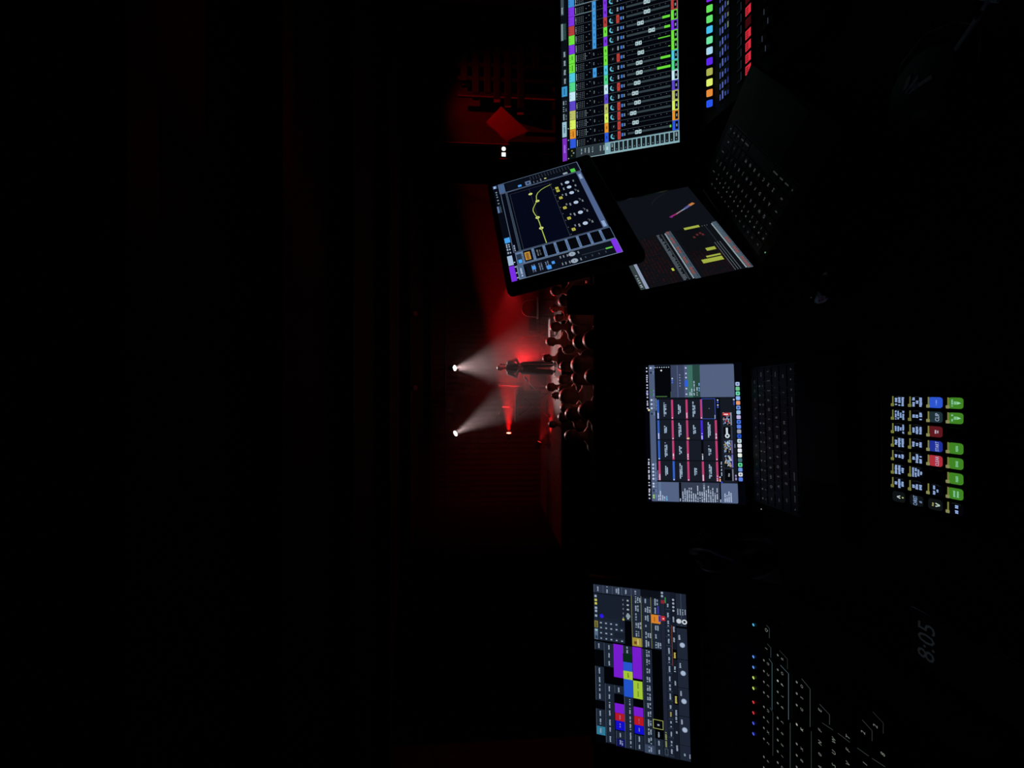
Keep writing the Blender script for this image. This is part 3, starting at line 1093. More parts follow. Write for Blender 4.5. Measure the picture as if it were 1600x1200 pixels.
    for k in range(15):
        y = .0935 + .01035 * k
        RR(-.0365, y, -.0155, y + .0078, (22, 29, 33), .0008, 4)
        if k in (0, 14):
            FZ(-.026, y + .002, -.017, y + .0055, TX, 5)
        D(-.032, y + .004, .0009, TX, 5)
    return s


CO = Vector((0.600, 0.979, -0.213))
exm = Vector((1, 0, 0.013)).normalized()
eym = Vector((0.012, -0.338, -0.941)).normalized()
MC = frame(CO + exm * (-.041) + eym * (-.024), exm, -eym)
root = thing('mixing_console', 'wide sound mixing console with a bright channel screen and a row of coloured buttons', 'mixing console', (0.85, 0.80, DZ))
hs = Geo().box((-0.022, -0.273 - 0.020, -0.05), (0.50, 0.018, -0.0008), 0, 0.006, 2)
ho = link('screen_housing', hs.mesh('screen_housing', [M_PLASTIC]), root, off(root, MC))
ui_console().build('display', root, off(root, MC @ Matrix.Translation((0, 0, -0.0002))))
# control surface: gentle slope
SY0, SL = 0.855, 0.191


def surf(x, y, dz=0.0):
    return Vector((x, y, CZ - 0.4987 + SL * (y - SY0) + dz))


def surfM(x, y, dz=0.0):
    M = Matrix.Rotation(math.atan(SL), 4, 'X')
    M.translation = surf(x, y, dz)
    return M


g = Geo()
prof = [(0.625, DZ + 0.001), (0.605, CZ - 0.556), (0.62, surf(0, 0.62).z - 0.001), (0.905, surf(0, 0.905).z - 0.001), (0.945, CZ - 0.475), (1.04, CZ - 0.20), (1.08, CZ - 0.20), (1.10, DZ + 0.001)]
g.prism(prof, 0, 0.586, 1.06)
link('body', g.mesh('body', [M_PLASTIC]), root, off(root, Matrix.Identity(4)))
ccol = [(40, 84, 235), (232, 140, 60), (222, 240, 110), (170, 176, 84), (92, 40, 235), (168, 214, 236), (110, 228, 160), (70, 190, 236), (100, 226, 110), (100, 226, 90), (120, 40, 220), (100, 226, 90)]
for i in range(12):
    x = 0.6213 + 0.0234 * i
    sb = UI(1, 1, 1)
    sb.box((-0.0086, -0.0066, -0.006), (0.0086, 0.0066, 0.0022), 0, 0.0008)
    sb.rrect(-0.0080, -0.0062, 0.0080, 0.0062, ccol[i], 0.0025, 0.0024)
    for k in range(len(sb.f)):
        sb.m[k] = 0
    sb.m[-1] = 1
    o = link('select_button', sb.mesh('select_button', [M_PLASTIC, DISPLAY], 0.6), root, off(root, surfM(x, 0.851, 0.005) @ Matrix.Rotation(math.radians(48), 4, 'X')))
    sc = UI(1, 1, 1)
    sc.box((-0.0105, -0.0145, 0), (0.0105, 0.0145, 0.001), 0, 0.0003)
    sc.mi0 = 1
    rn = random.Random(40 + i)
    for v, a, cc in ((-.0105, .0085, (70, 84, 160)), (-.0035, .0095, (96, 116, 205)), (.004, .0075, (70, 88, 170))):
        sc.rect(-a, v - .0016, a * rn.uniform(.1, .9), v + .0012, cc, .0012)
    sc.rect(-.0095, .0095, -.004 + .008 * rn.random(), .0125, (40, 52, 130) if i not in (6, 7, 8) else (110, 130, 110), .0012)
    link('name_display', sc.mesh('name_display', [M_GLOSS, LEGEND], 0.6), root, off(root, surfM(x - 0.001, 0.815)))
    db = UI(1, 1, 1)
    db.box((-0.0085, -0.006, 0), (0.0085, 0.006, 0.003), 0, 0.0008)
    db.mi0 = 1
    db.rect(-.0082, .0045, .0082, .0058, (40, 52, 66), .0031)
    db.rect(-.0082, -.0058, -.0074, .0058, (28, 36, 48), .0031)
    link('solo_button', db.mesh('solo_button', [M_KEY, LEGEND], 0.6), root, off(root, surfM(x, 0.774)))
    rb = UI(1, 1, 1)
    rb.box((-0.0092, -0.0072, 0), (0.0092, 0.0072, 0.003), 0, 0.0008)
    rb.mi0 = 1
    lit = i in (0, 1, 2, 3, 5, 8)
    rb.rect(-.0086, -.0066, .0086, .0066, (214, 44, 60) if lit else (58, 8, 12), .0031)
    if lit:
        for k in range(3):
            rb.rect(-.0065 + .0045 * k, -.005, -.004 + .0045 * k, .001, (110, 20, 30), .0033)
    link('mute_button', rb.mesh('mute_button', [M_KEY, LEGEND], 0.6), root, off(root, surfM(x, 0.752)))
    fs_ = Geo().box((-0.0015, -0.05, 0), (0.0015, 0.05, 0.0006))
    link('fader_slot', fs_.mesh('fader_slot', [M_GLOSS]), root, off(root, surfM(x, 0.680)))
    fc = UI(1, 1, 1)
    fc.box((-0.006, -0.011, 0.001), (0.006, 0.011, 0.012), 0, 0.002)
    fc.mi0 = 1
    fc.rect(-.0055, -.0006, .0055, .0006, (60, 66, 84), .0123)  # cap line, its reflected light put in as glow
    link('fader_cap', fc.mesh('fader_cap', [M_KEY, LEGEND], 0.6), root, off(root, surfM(x, (0.705, 0.712, 0.70, 0.708, 0.698, 0.704)[i % 6])))


# ================================================================== LEFT MONITOR (lighting software)
def ui_lights():
    W, H = 0.432, 0.243
    s = UI(W, H)
    rnd = random.Random(8)
    CL, DK, TX, VIO = (28, 37, 52), (2, 3, 6), (150, 165, 185), (118, 28, 205)
    s.rect(0, 0, 1, 1, DK, 0)
    cw, rh = .0525, .104

    def cell(u0, v0, u1, v1, c=CL, n=0, l=2, top=(80, 95, 115)):
        s.rect(u0, v0, u1 - .0008, v1 - .0015, c, l)
        if top:
            s.rect(u0, v0, u1 - .0008, v0 + .004, top, l + 1)
        for k in range(n):
            m = (u0 + u1) / 2
            a = rnd.uniform(.25, .42) * (u1 - u0)
            vv = v0 + (v1 - v0) * (.38 + .22 * k)
            s.fuzz(m - a, vv, m + a, vv + .017, TX, l + 2)
    # top line of tabs
    for k, u in enumerate((.945, .945)):
        pass
    for k in range(5):
        v0 = .005 + .104 * k
        cell(.945, v0, .997, v0 + rh, (40, 50, 68), 1 if k != 2 else 2)
    s.rect(.945, .525, .997, .74, (12, 16, 24), 2)
    # stage view
    s.rect(.645, .052, .940, .345, (24, 31, 44), 2)
    s.rect(.647, .004, .94, .048, (30, 40, 54), 2)
    for k, (a, cc) in enumerate(((.915, TX), (.89, (190, 190, 80)), (.868, (200, 195, 70)), (.84, TX), (.82, TX), (.79, TX))):
        s.fuzz(a, .012, a + .018, .042, cc, 3)
    s.rect(.722, .006, .765, .046, (130, 122, 60), 3)
    s.fuzz(.726, .016, .76, .036, (60, 56, 30), 4)
    s.rect(.647, .004, .715, .046, (84, 104, 128), 3)
    s.rect(.700, .012, .712, .04, (140, 180, 190), 4)
    s.rect(.652, .012, .672, .04, (40, 60, 90), 4)
    s.disc(.799, .090, .0055, (44, 24, 225), 4)
    s.rect(.79, .345, .94, .42, (24, 31, 44), 2)
    for k in range(5):
        s.fuzz(.80 + .028 * k, .325, .812 + .028 * k, .338, (110, 120, 130), 4)
        s.fuzz(.80 + .028 * k, .37, .812 + .028 * k, .395, (160, 170, 175), 4)
    s.disc(.820, .384, .0058, (130, 150, 160), 5)
    s.disc(.795, .331, .003, (170, 170, 80), 5)
    # keypad
    for c in range(4):
        for r in range(5):
            if (c == 0 and r > 3) or (c == 2 and r > 2):
                continue
            u, v = (.757, .726, .693, .659)[c], .080 + .0575 * r
            s.rect(u - .014, v - .026, u + .014, v + .026, (32, 42, 58), 3)
            s.fuzz(u - .005, v - .011, u + .005, v + .011, TX, 4)
    s.rect(.776, .06, .79, .29, (26, 34, 48), 3)
    # three rows of named cells, upper right block
    for c in range(6):
        u0 = .640 + cw * (c)
        for r in range(3):
            v0 = .422 + .1035 * r
            if r == 2 and c == 3:
                s.rect(u0 + .0, v0, u0 + cw, v0 + .1, (212, 128, 40), 4)
                s.fuzz(u0 + .012, v0 + .03, u0 + .04, v0 + .045, (150, 80, 20), 5)
                s.outline(u0 + .012, v0 + .078, u0 + cw, v0 + .102, (150, 120, 200), .0007, 6)
                s.rect(u0 + .012, v0 + .080, u0 + cw - .003, v0 + .1, (50, 30, 120), 5)
                continue
            if r == 0 and c == 0:
                s.rect(u0, v0, u0 + cw, v0 + .1, (160, 140, 56), 4)
                s.fuzz(u0 + .01, v0 + .055, u0 + .045, v0 + .07, (210, 200, 130), 5)
                s.rect(u0 + .012, v0 + .02, u0 + .03, v0 + .05, (110, 70, 30), 5)
                continue
            cell(u0, v0, u0 + cw, v0 + .1035, CL, 1 + (c + r) % 3, 2, (150, 146, 84))
    s.rect(.858, .700, .905, .712, (60, 56, 190), 5)
    # pink, blue, red, yellow cells in the middle
    cell(.583, .005, .635, .105, CL, 1)
    cell(.485, .108, .633, .212, CL, 0)
    for u in (.51, .56, .61):
        s.fuzz(u - .016, .155, u + .012, .172, TX, 5)
    s.rect(.428, .213, .634, .316, VIO, 3)
    s.rect(.440, .420, .634, .520, VIO, 3)
    cell(.584, .318, .634, .418, CL, 1)
    s.rect(.532, .320, .584, .416, (8, 40, 24), 3)
    s.rect(.478, .318, .532, .416, (38, 84, 205), 3)
    s.rect(.426, .318, .477, .417, (160, 196, 52), 3)
    s.fuzz(.438, .36, .466, .378, (90, 110, 30), 5)
    s.rect(.426, .400, .477, .403, (200, 180, 120), 5)
    s.rect(.318, .318, .425, .416, (32, 82, 200), 3)
    s.rect(.318, .421, .426, .520, (160, 196, 56), 3)
    for u in (.33, .38):
        s.fuzz(u, .465, u + .036, .48, (90, 120, 30), 5)
    s.rect(.265 - .055, .214, .265, .317, VIO, 3) if False else None
    s.rect(.208, .214, .266, .317, VIO, 3)
    s.rect(.160, .217, .207, .318, (176, 26, 38), 3)
    s.rect(.103, .219, .159, .320, (18, 14, 200), 3)
    s.rect(.211, .420, .266, .521, VIO, 3)
    s.rect(.157, .422, .210, .522, (180, 24, 34), 3)
    s.rect(.104, .424, .156, .524, (16, 14, 205), 3)
    for u in (.17, .12):
        s.fuzz(u, .262, u + .026, .275, (130, 120, 150), 5)
        s.fuzz(u, .468, u + .026, .48, (130, 120, 150), 5)
    # left half rows
    for k in range(8):
        u1 = .478 - .0535 * k
        if k not in (4,):
            cell(u1 - .0535, .005, u1, .105, CL if k < 7 else (46, 120, 150), 1)
    for k in range(7):
        u1 = .378 - .0525 * k
        cell(u1 - .0525, .110, u1, .212, CL, 1)
    cell(.326, .215, .378, .316, CL, 1)
    for k in range(2):
        cell(.05 - .047 * k, .222, .098 - .047 * k, .320, (20, 26, 60) if k else CL, 1)
    s.rect(.003, .222, .05, .320, (14, 18, 86), 3)
    s.fuzz(.012, .28, .04, .296, (140, 150, 210), 5)
    for k in range(6):
        u1 = .317 - .0525 * k
        cell(u1 - .0525, .320, u1, .418, CL, 0)
        s.fuzz(u1 - .048, .372, u1 - .004, .388, TX, 5)
    for k in range(2):
        cell(.05 - .047 * k, .428, .098 - .047 * k, .522, CL, 1)
    # wide row of two line names
    for k in range(12):
        u1 = .632 - .0527 * k
        cell(u1 - .0527, .528, u1, .630, CL if k < 11 else (56, 68, 92), 2, 2, (70, 82, 100))
    # lower black band with one framed cell
    s.rect(.10, .634, .632, .730, (1, 2, 4), 3)
    s.outline(.158, .622, .213, .728, (186, 196, 96), .0011, 6)
    s.rect(.16, .63, .211, .722, (5, 7, 12), 5)
    s.fuzz(.178, .665, .19, .69, TX, 7)
    for k in range(3):
        cell(.10 - .05 * k, .634, .15 - .05 * k, .730, CL, 1)
    # command line
    s.rect(0, .734, 1, .775, (30, 36, 52), 3)
    s.fuzz(.06, .745, .15, .762, (150, 160, 90), 5)
    s.outline(.012, .738, .05, .772, (90, 110, 120), .0007, 6)
    s.rect(.820, .738, .848, .778, (200, 40, 48), 6)
    s.fuzz(.829, .75, .838, .768, (240, 200, 200), 7)
    s.rect(.925, .738, .945, .775, (140, 35, 50), 5)
    for u in (.99, .97):
        s.disc(u, .752, .003, TX, 6)
    s.rect(.93, .778, .965, .790, (50, 140, 70), 6)
    # encoder pages
    s.rect(0, .778, 1, .838, (24, 31, 46), 3)
    for k in range(17):
        u = .02 + .055 * k
        s.fuzz(u, .80, u + .036, .818, TX if k not in (4,) else (170, 160, 80), 5)
        s.rect(u - .008, .782, u - .006, .835, (60, 72, 90), 5)
    s.rect(0, .840, 1, .888, (20, 26, 38), 3)
    s.rect(.555, .841, .80, .845, (150, 70, 40), 5)
    for u, cc in ((.05, TX), (.14, TX), (.22, TX), (.26, TX), (.44, TX), (.52, TX), (.70, TX), (.76, TX), (.82, TX)):
        s.fuzz(u, .855, u + .034, .874, cc, 5)
    for u in (.355, .625):
        s.rect(u - .03, .845, u + .03, .888, (3, 4, 6), 5)
        s.fuzz(u - .022, .856, u + .022, .878, (190, 180, 90), 6)
    for k in range(4):
        s.disc(.955 - .022 * k, .866, .0028, TX, 5)
    # encoders
    for a, b in ((.003, .09), (.092, .262), (.265, .43), (.433, .60), (.603, .788), (.80, .997)):
        s.rect(a, .892, b, .998, (30, 38, 54), 3)
    for u in (.184, .353, .520, .688):
        s.disc(u, .947, .0066, (150, 166, 190), 6)
        s.disc(u, .947, .0042, (165, 182, 205), 7)
        s.fuzz(u + .03, .91, u + .06, .93, TX, 6)
    s.disc(.830, .919, .0062, (190, 200, 210), 6)
    s.disc(.829, .976, .0064, (210, 218, 225), 6)
    s.disc(.829, .976, .0034, (40, 50, 66), 7)
    for k in range(4):
        s.fuzz(.868, .905 + .025 * k, .905, .917 + .025 * k, TX, 6)
    s.rect(.80, .944, .997, .947, (80, 94, 112), 5)
    s.fuzz(.03, .93, .045, .95, TX, 6)
    s.fuzz(.02, .985, .05, .997, TX, 6)
    return s


TLl = (-0.9961, 1.0873, -0.3055)
exl = Vector((0.999, 0.042, 0.010))
eyl = Vector((0.024, -0.335, -0.942))
ML = frame(TLl, exl, -eyl)
root = thing('monitor', 'flat monitor full of small dark cells with purple, blue and red blocks', 'monitor', (-0.775, 1.10, DZ))
mb = Geo().box((-0.014, -0.243 - 0.016, -0.03), (0.432 + 0.014, 0.014, -0.0008), 0, 0.004, 2)
link('housing', mb.mesh('housing', [M_PLASTIC]), root, off(root, ML))
ui_lights().build('display', root, off(root, ML @ Matrix.Translation((0, 0, -0.0002))))
T0 = off(root, Matrix.Identity(4))
b0 = ML @ Vector((0.216, -0.14, -0.03))
link('stand_arm', Geo().tube([b0, b0 + Vector((0, 0.03, -0.01)), (b0.x, b0.y + 0.05, DZ + 0.012)], 0.016, 10).mesh('stand_arm', [M_PLASTIC]), root, T0)
link('stand_foot', Geo().box((b0.x - 0.12, b0.y - 0.09, DZ), (b0.x + 0.12, b0.y + 0.1, DZ + 0.012), 0, 0.004).mesh('stand_foot', [M_PLASTIC]), root, T0)

# ================================================================== LIGHTING CONSOLE with lit keys
KS = 0.12


def ks(x, y, dz=0.0):
    return Vector((x, y, CZ - 0.476 + KS * (y - 0.65) + dz))


def ksM(x, y, dz=0.0):
    M = Matrix.Rotation(math.atan(KS), 4, 'X')
    M.translation = ks(x, y, dz)
    return M


root = thing('lighting_console', 'black lighting console with white backlit keys and a row of tiny coloured lights', 'console', (-0.66, 0.58, DZ))
T0 = off(root, Matrix.Identity(4))
g = Geo().prism([(0.40, DZ + 0.001), (0.385, ks(0, 0.40).z - 0.02), (0.40, ks(0, 0.40).z - 0.0015), (0.72, ks(0, 0.72).z - 0.0015), (0.74, ks(0, 0.72).z - 0.02), (0.73, DZ + 0.001)], 0, -0.98, -0.395)
link('body', g.mesh('body', [M_PLASTIC]), root, T0)
LC = (112, 120, 110)
alpha = 'QWERTYUIOPASDFGHJKLZXCVBNM1234567890'


def lkey(x, y, lbl, wd=0.0165, dp=0.0165, col=LC, size=0.0072, two=True):
    link('key', key_mesh(lbl, wd, dp, 0.0022, col, two=two), root, off(root, ksM(x, y, -0.0016)))


def seam(pts, col=(52, 62, 66)):  # glowing threads drawn for backlight leaking between the keys
    s = Geo()
    s.tube([ks(*p, 0.0009) for p in pts], 0.00034, 4)
    s.c = [(*lin(col), 1.0)] * len(s.f)
    link('key_light_seam', s.mesh('key_light_seam', [LEGEND], 0), root, T0)


for k, x in enumerate((-.4192, -.4506, -.4741, -.4925, -.5109, -.5292, -.5538, -.5720, -.5902, -.6087, -.6397, -.658)):
    lkey(x, .647, alpha[(k * 7) % 36], two=k > 1)
for k, x in enumerate((-.4463, -.4702, -.4885, -.5067, -.5252, -.5495, -.5678, -.5863, -.6047, -.6230, -.6413, -.6597)):
    lkey(x, .619, alpha[(k * 5 + 3) % 36], col=(170, 180, 176) if k == 2 else LC)
for k, x in enumerate((-.4647, -.4824, -.5004, -.5306, -.5609, -.5787, -.597, -.6155, -.634)):
    lkey(x, .584, alpha[(k * 3 + 8) % 36], dp=.02, col=(165, 175, 160) if k == 3 else LC)
for k, x in enumerate((-.4773, -.5066, -.5250, -.5422, -.561, -.58, -.60)):
    lkey(x, .551, alpha[(k * 11 + 2) % 36], dp=.016, two=False)
for k, x in enumerate((-.5034, -.5205, -.5386, -.557, -.576)):
    lkey(x, .5305, alpha[(k * 5 + 1) % 36], dp=.0155, two=False)
for k, x in enumerate((-.4815, -.4990, -.5179, -.537)):
    lkey(x, .511, alpha[(k * 9 + 4) % 36], dp=.0155, two=False)
for x, y, c in ((-.4580, .4915, '2'), (-.4370, .4767, '2'), (-.4651, .4680, '8'), (-.4970, .4890, '1')):
    lkey(x, y, c, dp=.0155, two=False)
seam([(-.4285, .640), (-.4125, .640), (-.4105, .646)])
seam([(-.4595, .637), (-.4430, .637), (-.4410, .644)])
seam([(-.5450, .6345), (-.4670, .6345), (-.4640, .641)], (72, 92, 96))
seam([(-.6200, .6330), (-.5480, .6330), (-.5450, .639)], (46, 54, 58))
seam([(-.4560, .605), (-.4400, .605), (-.4360, .620)], (40, 46, 48))
seam([(-.5350, .603), (-.4620, .603), (-.4590, .618)], (78, 100, 104))
seam([(-.6150, .600), (-.5380, .600)], (60, 70, 74))
seam([(-.5150, .566), (-.4580, .566), (-.4530, .580)], (62, 68, 68))
seam([(-.6000, .564), (-.5200, .564)], (46, 54, 54))
seam([(-.4860, .536), (-.4720, .536), (-.4690, .551)], (54, 58, 62))
for (x, y), c in zip(((-.4465, .480), (-.4255, .467)), ((46, 50, 48), (34, 38, 38))):
    seam([(x - .013, y), (x, y), (x + .004, y + .012)], c)
for a, b, c, d_ in ((-.4930, .547, -.4895, .531), (-.4880, .524, -.4862, .508), (-.4850, .498, -.4828, .484), (-.4820, .480, -.4785, .465)):
    seam([(a, b), (c, d_)], (50, 56, 58))
for k, (x, c) in enumerate(((-.4273, (80, 180, 220)), (-.4841, (90, 150, 245)), (-.5027, (90, 150, 240)), (-.5212, (200, 230, 110)), (-.5399, (195, 225, 105)), (-.5647, (225, 60, 70)), (-.5835, (215, 55, 65)), (-.6020, (80, 95, 245)), (-.6208, (80, 95, 245)))):
    u = UI(1, 1, 1)
    u.disc(0, 0, 0.0023, c, 0, 10)
    link('indicator_light', u.mesh('indicator_light', [LEGEND], 0), root, off(root, ksM(x, .675, 0.0004)))

# ================================================================== PROGRAMMABLE KEY PAD
Rk = Matrix(((1.0, 0.0011, -0.0032), (0.0019, -0.9629, 0.2697), (-0.0028, -0.2697, -0.9629)))
MK = Matrix((Rk.col[0], -Rk.col[1], -Rk.col[2])).transposed().to_4x4()
MK.translation = Vector((-0.0859, 0.4640, -0.5515 + CZ))
root = thing('macro_keypad', 'small black pad of lit picture keys, green and blue ones in its lower rows', 'keypad', (-0.086, 0.464, DZ))
bd = Geo().box((-0.084, -0.050, -0.012), (0.084, 0.049, -0.0004), 0, 0.004, 2)
link('body', bd.mesh('body', [M_PLASTIC]), root, off(root, MK))
ft = Geo().prism([(0.424, DZ), (0.455, DZ), (0.512, DZ + 0.022), (0.508, DZ + 0.028), (0.424, DZ + 0.002)], 0, -0.08 - 0.086 + 0.06, -0.086 + 0.06)
link('prop_stand', ft.mesh('prop_stand', [M_RUBBER]), root, off(root, Matrix.Identity(4)))
GRN, OLV, BTX = (62, 128, 34), (118, 120, 58), (150, 178, 226)
KP = 0.018
for r in range(4):
    for c in range(8):
        g = UI(0.0142, 0.0142, 0.00006)
        g.box((0, -0.0142, -0.0012), (0.0142, 0, 0.0010), 0, 0.0009)
        g.mi0 = 1
        base = 18
        bgc, kind = None, 'text'
        if r == 2:
            bgc = {7: (44, 84, 205), 6: (30, 48, 54), 5: (92, 24, 30), 4: (32, 48, 150), 3: (172, 46, 58)}.get(c)
            kind = {7: 'bar', 6: 'CLIP', 5: 'two', 4: 'START', 3: 'CLEAR', 2: 'off', 1: 'text2', 0: 'v'}[c]
        if r == 3:
            bgc = GRN if c in (7, 6, 4, 3, 2, 1) else None
            kind = {7: 'arrow', 6: 'arrow', 5: 'off', 4: 'bar2', 3: 'bar2', 2: 'bar2', 1: 'two2', 0: 'bar3'}[c]
        if c == 0 and r == 0:
            kind = '^'
        if c == 0 and r == 1:
            kind = 'CHRIST'
        rn = random.Random(r * 8 + c)
        if kind in ('^', 'v', 'CHRIST'):
            bgc = (14, 18, 20)
        if kind != 'off':
            g.rrect(.03, .03, .97, .97, bgc or (3, 4, 10), .003, base)
            if kind not in ('^', 'v', 'CHRIST'):
                g.rect(.03, .00, .97, .10, OLV, base + 2)
                g.rrect(.03, -.10, .30, .14, OLV if r < 2 else (132, 134, 84), .0006, base + 3)
            if bgc is None:
                g.arc(.5, .5, .0068, .0003, 330, 400, (44, 50, 50), base + 1)
        L = base + 5
        if kind == 'text':
            n = rn.choice((3, 3, 4))
            for q in range(n):
                a = rn.choice((.42, .34, .24, .40, .15))
                v = .20 + .74 / n * q
                g.fuzz(.5 - a, v, .5 + a, v + .60 / n, BTX, L)
        elif kind in ('START', 'CLEAR', 'CLIP'):
            g.text(kind, .5, .62, .0052 if kind == 'CLIP' else .0046, (176, 190, 226), L, maxw=.0125 * (.8 if kind == 'CLIP' else .95))
        elif kind == 'CHRIST':
            g.text('CHRIST', .5, .42, .0056, BTX, L, maxw=.0120)
            g.text('#', .45, .78, .0040, BTX, L)
        elif kind == '^':
            g.line([(.38, .62), (.5, .38), (.62, .62)], .0011, (190, 205, 195), L)
            g.disc(.5, .80, .0010, (170, 175, 110), L)
        elif kind == 'v':
            g.line([(.36, .52), (.5, .80), (.64, .52)], .0013, (180, 200, 190), L)
            g.fuzz(.34, .28, .66, .42, (150, 150, 80), L)
        elif kind == 'bar':
            g.fuzz(.28, .52, .72, .62, (120, 150, 235), L)
        elif kind == 'two':
            g.fuzz(.34, .46, .66, .58, (190, 190, 205), L)
            g.fuzz(.38, .62, .62, .72, (190, 190, 205), L)
        elif kind == 'arrow':
            g.fuzz(.22, .24, .82, .36, (140, 200, 170), L)
            g.rect(.38, .40, .64, .58, (120, 190, 130), L)
            g.poly([(.38, .60), (.51, .84), (.64, .60)], (150, 215, 170), L)
        elif kind == 'bar2':
            g.fuzz(.24, .50, .74, .68, (120, 190, 140), L)
        elif kind == 'two2':
            g.fuzz(.22, .36, .76, .50, (130, 200, 160), L)
            g.fuzz(.22, .58, .76, .72, (130, 200, 160), L)
        elif kind == 'bar3':
            g.fuzz(.14, .46, .86, .68, BTX, L)
        elif kind == 'text2':
            g.fuzz(.10, .34, .90, .52, BTX, L)
            g.fuzz(.34, .58, .60, .72, BTX, L)
        o = link('key', g.mesh('key', [M_GLOSS, LEGEND], 0.6), root, off(root, MK @ Matrix.Translation(((c - 3.5) * KP - 0.0071, (1.5 - r) * KP + 0.0071, 0))))

# ================================================================== PHONE, MOUSE, HEADPHONES, JACKET, GLASS
root = thing('smartphone', 'dark phone lying on the desk, its dim screen reading 8:05', 'phone', (-0.331, 0.44, DZ), -0.02)
link('body', Geo().box((-0.036, -0.10, 0), (0.036, 0.055, 0.0085), 0, 0.0035, 3).mesh('body', [M_GLOSS]), root)
u = UI(1, 1, 1)
u.rect(-.033, -.052, .033, .096, (1, 1, 1), .00870)
u.text('8:05', 0, -.0335, .0285, (21, 24, 27), .00880, maxw=.0480)
link('display', u.mesh('display', [LEGEND], 0), root)

root = thing('computer_mouse', 'rounded black computer mouse in front of the sideways laptop', 'mouse', (0.165, 0.605, DZ), 0.5)
bm_ = bmesh.new()
bmesh.ops.create_uvsphere(bm_, u_segments=24, v_segments=14, radius=1)
for v in bm_.verts:
    z = max(v.co.z, -0.25)
    v.co = Vector((v.co.x * 0.031, v.co.y * 0.055, (z + 0.25) * 0.030 * (1 - 0.15 * v.co.y)))
g = Geo()
g.bm(bm_)
link('shell', g.mesh('shell', [M_GLOSS], 1.0), root)
link('scroll_wheel', Geo().cyl((-0.003, 0.030, 0.031), (0.003, 0.030, 0.031), 0.006, n=14).mesh('scroll_wheel', [M_RUBBER]), root)

# headphones lying beside the mixer
root = thing('headphones', 'black headphones with a pale mark on one ear cup at the desk edge', 'headphones', (0.385, 0.44, DZ))
M_PALE = mat('pale_print', (0.9, 0.92, 0.95), 0.5, noise=0.1)
Rh = Matrix.Rotation(math.radians(-38), 4, 'Z')
cup = [(0.001, 0), (0.040, 0.002), (0.044, 0.012), (0.044, 0.026), (0.036, 0.036), (0.014, 0.039), (0.001, 0.039)]
for k, (cx, cy) in enumerate(((-0.012, 0.018), (0.105, -0.075))):
    Mc = Matrix.Translation((cx, cy, 0))
    e = link('ear_cup', Geo().lathe(cup, 28).mesh('ear_cup', [M_PLASTIC], 0.7), root, Mc)
    link('cushion', Geo().lathe([(0.026, 0.001), (0.041, 0.0005), (0.047, 0.008), (0.045, 0.017), (0.03, 0.017)], 28).mesh('cushion', [M_RUBBER], 1.0), e)
    if k == 0:
        u = Geo()
        for pl in ([(-.016, -.010), (-.011, -.012), (-.002, .002), (-.006, .004)], [(-.006, .004), (-.002, -.002), (.004, .010), (.0, .013)], [(.0, .013), (.002, -.004), (.006, -.006), (.006, .013)], [(.008, .006), (.016, -.004), (.018, .002), (.010, .014)]):
            u.prism(pl, 2, 0.0389, 0.0397)
        link('mark', u.mesh('mark', [M_PALE]), e, Matrix.Rotation(0.6, 4, 'Z'))
    link('yoke', Geo().tube([(-0.047, 0, 0.02), (-0.052, 0.02, 0.024), (-0.035, 0.05, 0.026), (0, 0.058, 0.026), (0.035, 0.05, 0.026), (0.052, 0.02, 0.024), (0.047, 0, 0.02)], 0.0035, 8).mesh('yoke', [M_METAL], 1.0), e,
         Matrix.Rotation(-2.2 if k == 0 else -2.5, 4, 'Z'))
M_HIGHLIGHT = mat('highlight_tone', (0.85, 0.88, 0.95), 0.3, noise=0.1)  # pale plates standing in for highlights on the headphones
for (x, y, a, l) in ((0.004, -0.024, -0.85, 0.026), (0.022, -0.044, -0.75, 0.010), (0.028, -0.050, 0.7, 0.012)):
    link('highlight_plate', Geo().box((-l, -0.0035, 0.030), (l, 0.0035, 0.0345), 0, 0.001).mesh('highlight_plate', [M_HIGHLIGHT]), root, Matrix.Translation((x, y, 0)) @ Matrix.Rotation(a, 4, 'Z'))
pts = []
A, B = Vector((0.033, -0.03, 0.026)), Vector((0.09, -0.13, 0.026))
for k in range(13):
    t = k / 12
    p = A.lerp(B, t)
    bow = math.sin(math.pi * t)
    pts.append((p.x + 0.05 * bow - 0.02 * bow, p.y - 0.05 * bow + 0.01, 0.022))
link('headband', Geo().tube(pts, 0.008, 10).mesh('headband', [M_RUBBER], 1.0), root)

# jacket thrown on the desk
bm_ = bmesh.new()
bmesh.ops.create_grid(bm_, x_segments=46, y_segments=46, size=1)
rn = random.Random(21)
waves = [(rn.uniform(3, 9), rn.uniform(0, 6.28), rn.uniform(-1, 1), rn.uniform(-1, 1)) for _ in range(8)]
for v in bm_.verts:
    x, y = v.co.x, v.co.y
    r = math.hypot(x * 0.98, y * 0.98)
    base = max(0.0, 1 - r ** 2.2) ** 0.75
    fold = sum(math.sin(f * (a * x + b * y) * 1.6 + p) for f, p, a, b in waves) / 8
    v.co = Vector((x * 0.055 * (1 + 0.10 * fold), y * 0.145, base * (0.085 + 0.05 * fold) + 0.001))
g = Geo()
g.bm(bm_)
jk = link('jacket', g.mesh('jacket', [mat('black_nylon', (0.012, 0.012, 0.015), 0.42, noise=0.3, scale=60)], 1.2), None, Matrix.Translation((-0.385, 0.885, DZ)) @ Matrix.Rotation(0.35, 4, 'Z'))
tag(jk, 'crumpled black jacket lying between the slide laptop and the purple celled monitor', 'jacket')

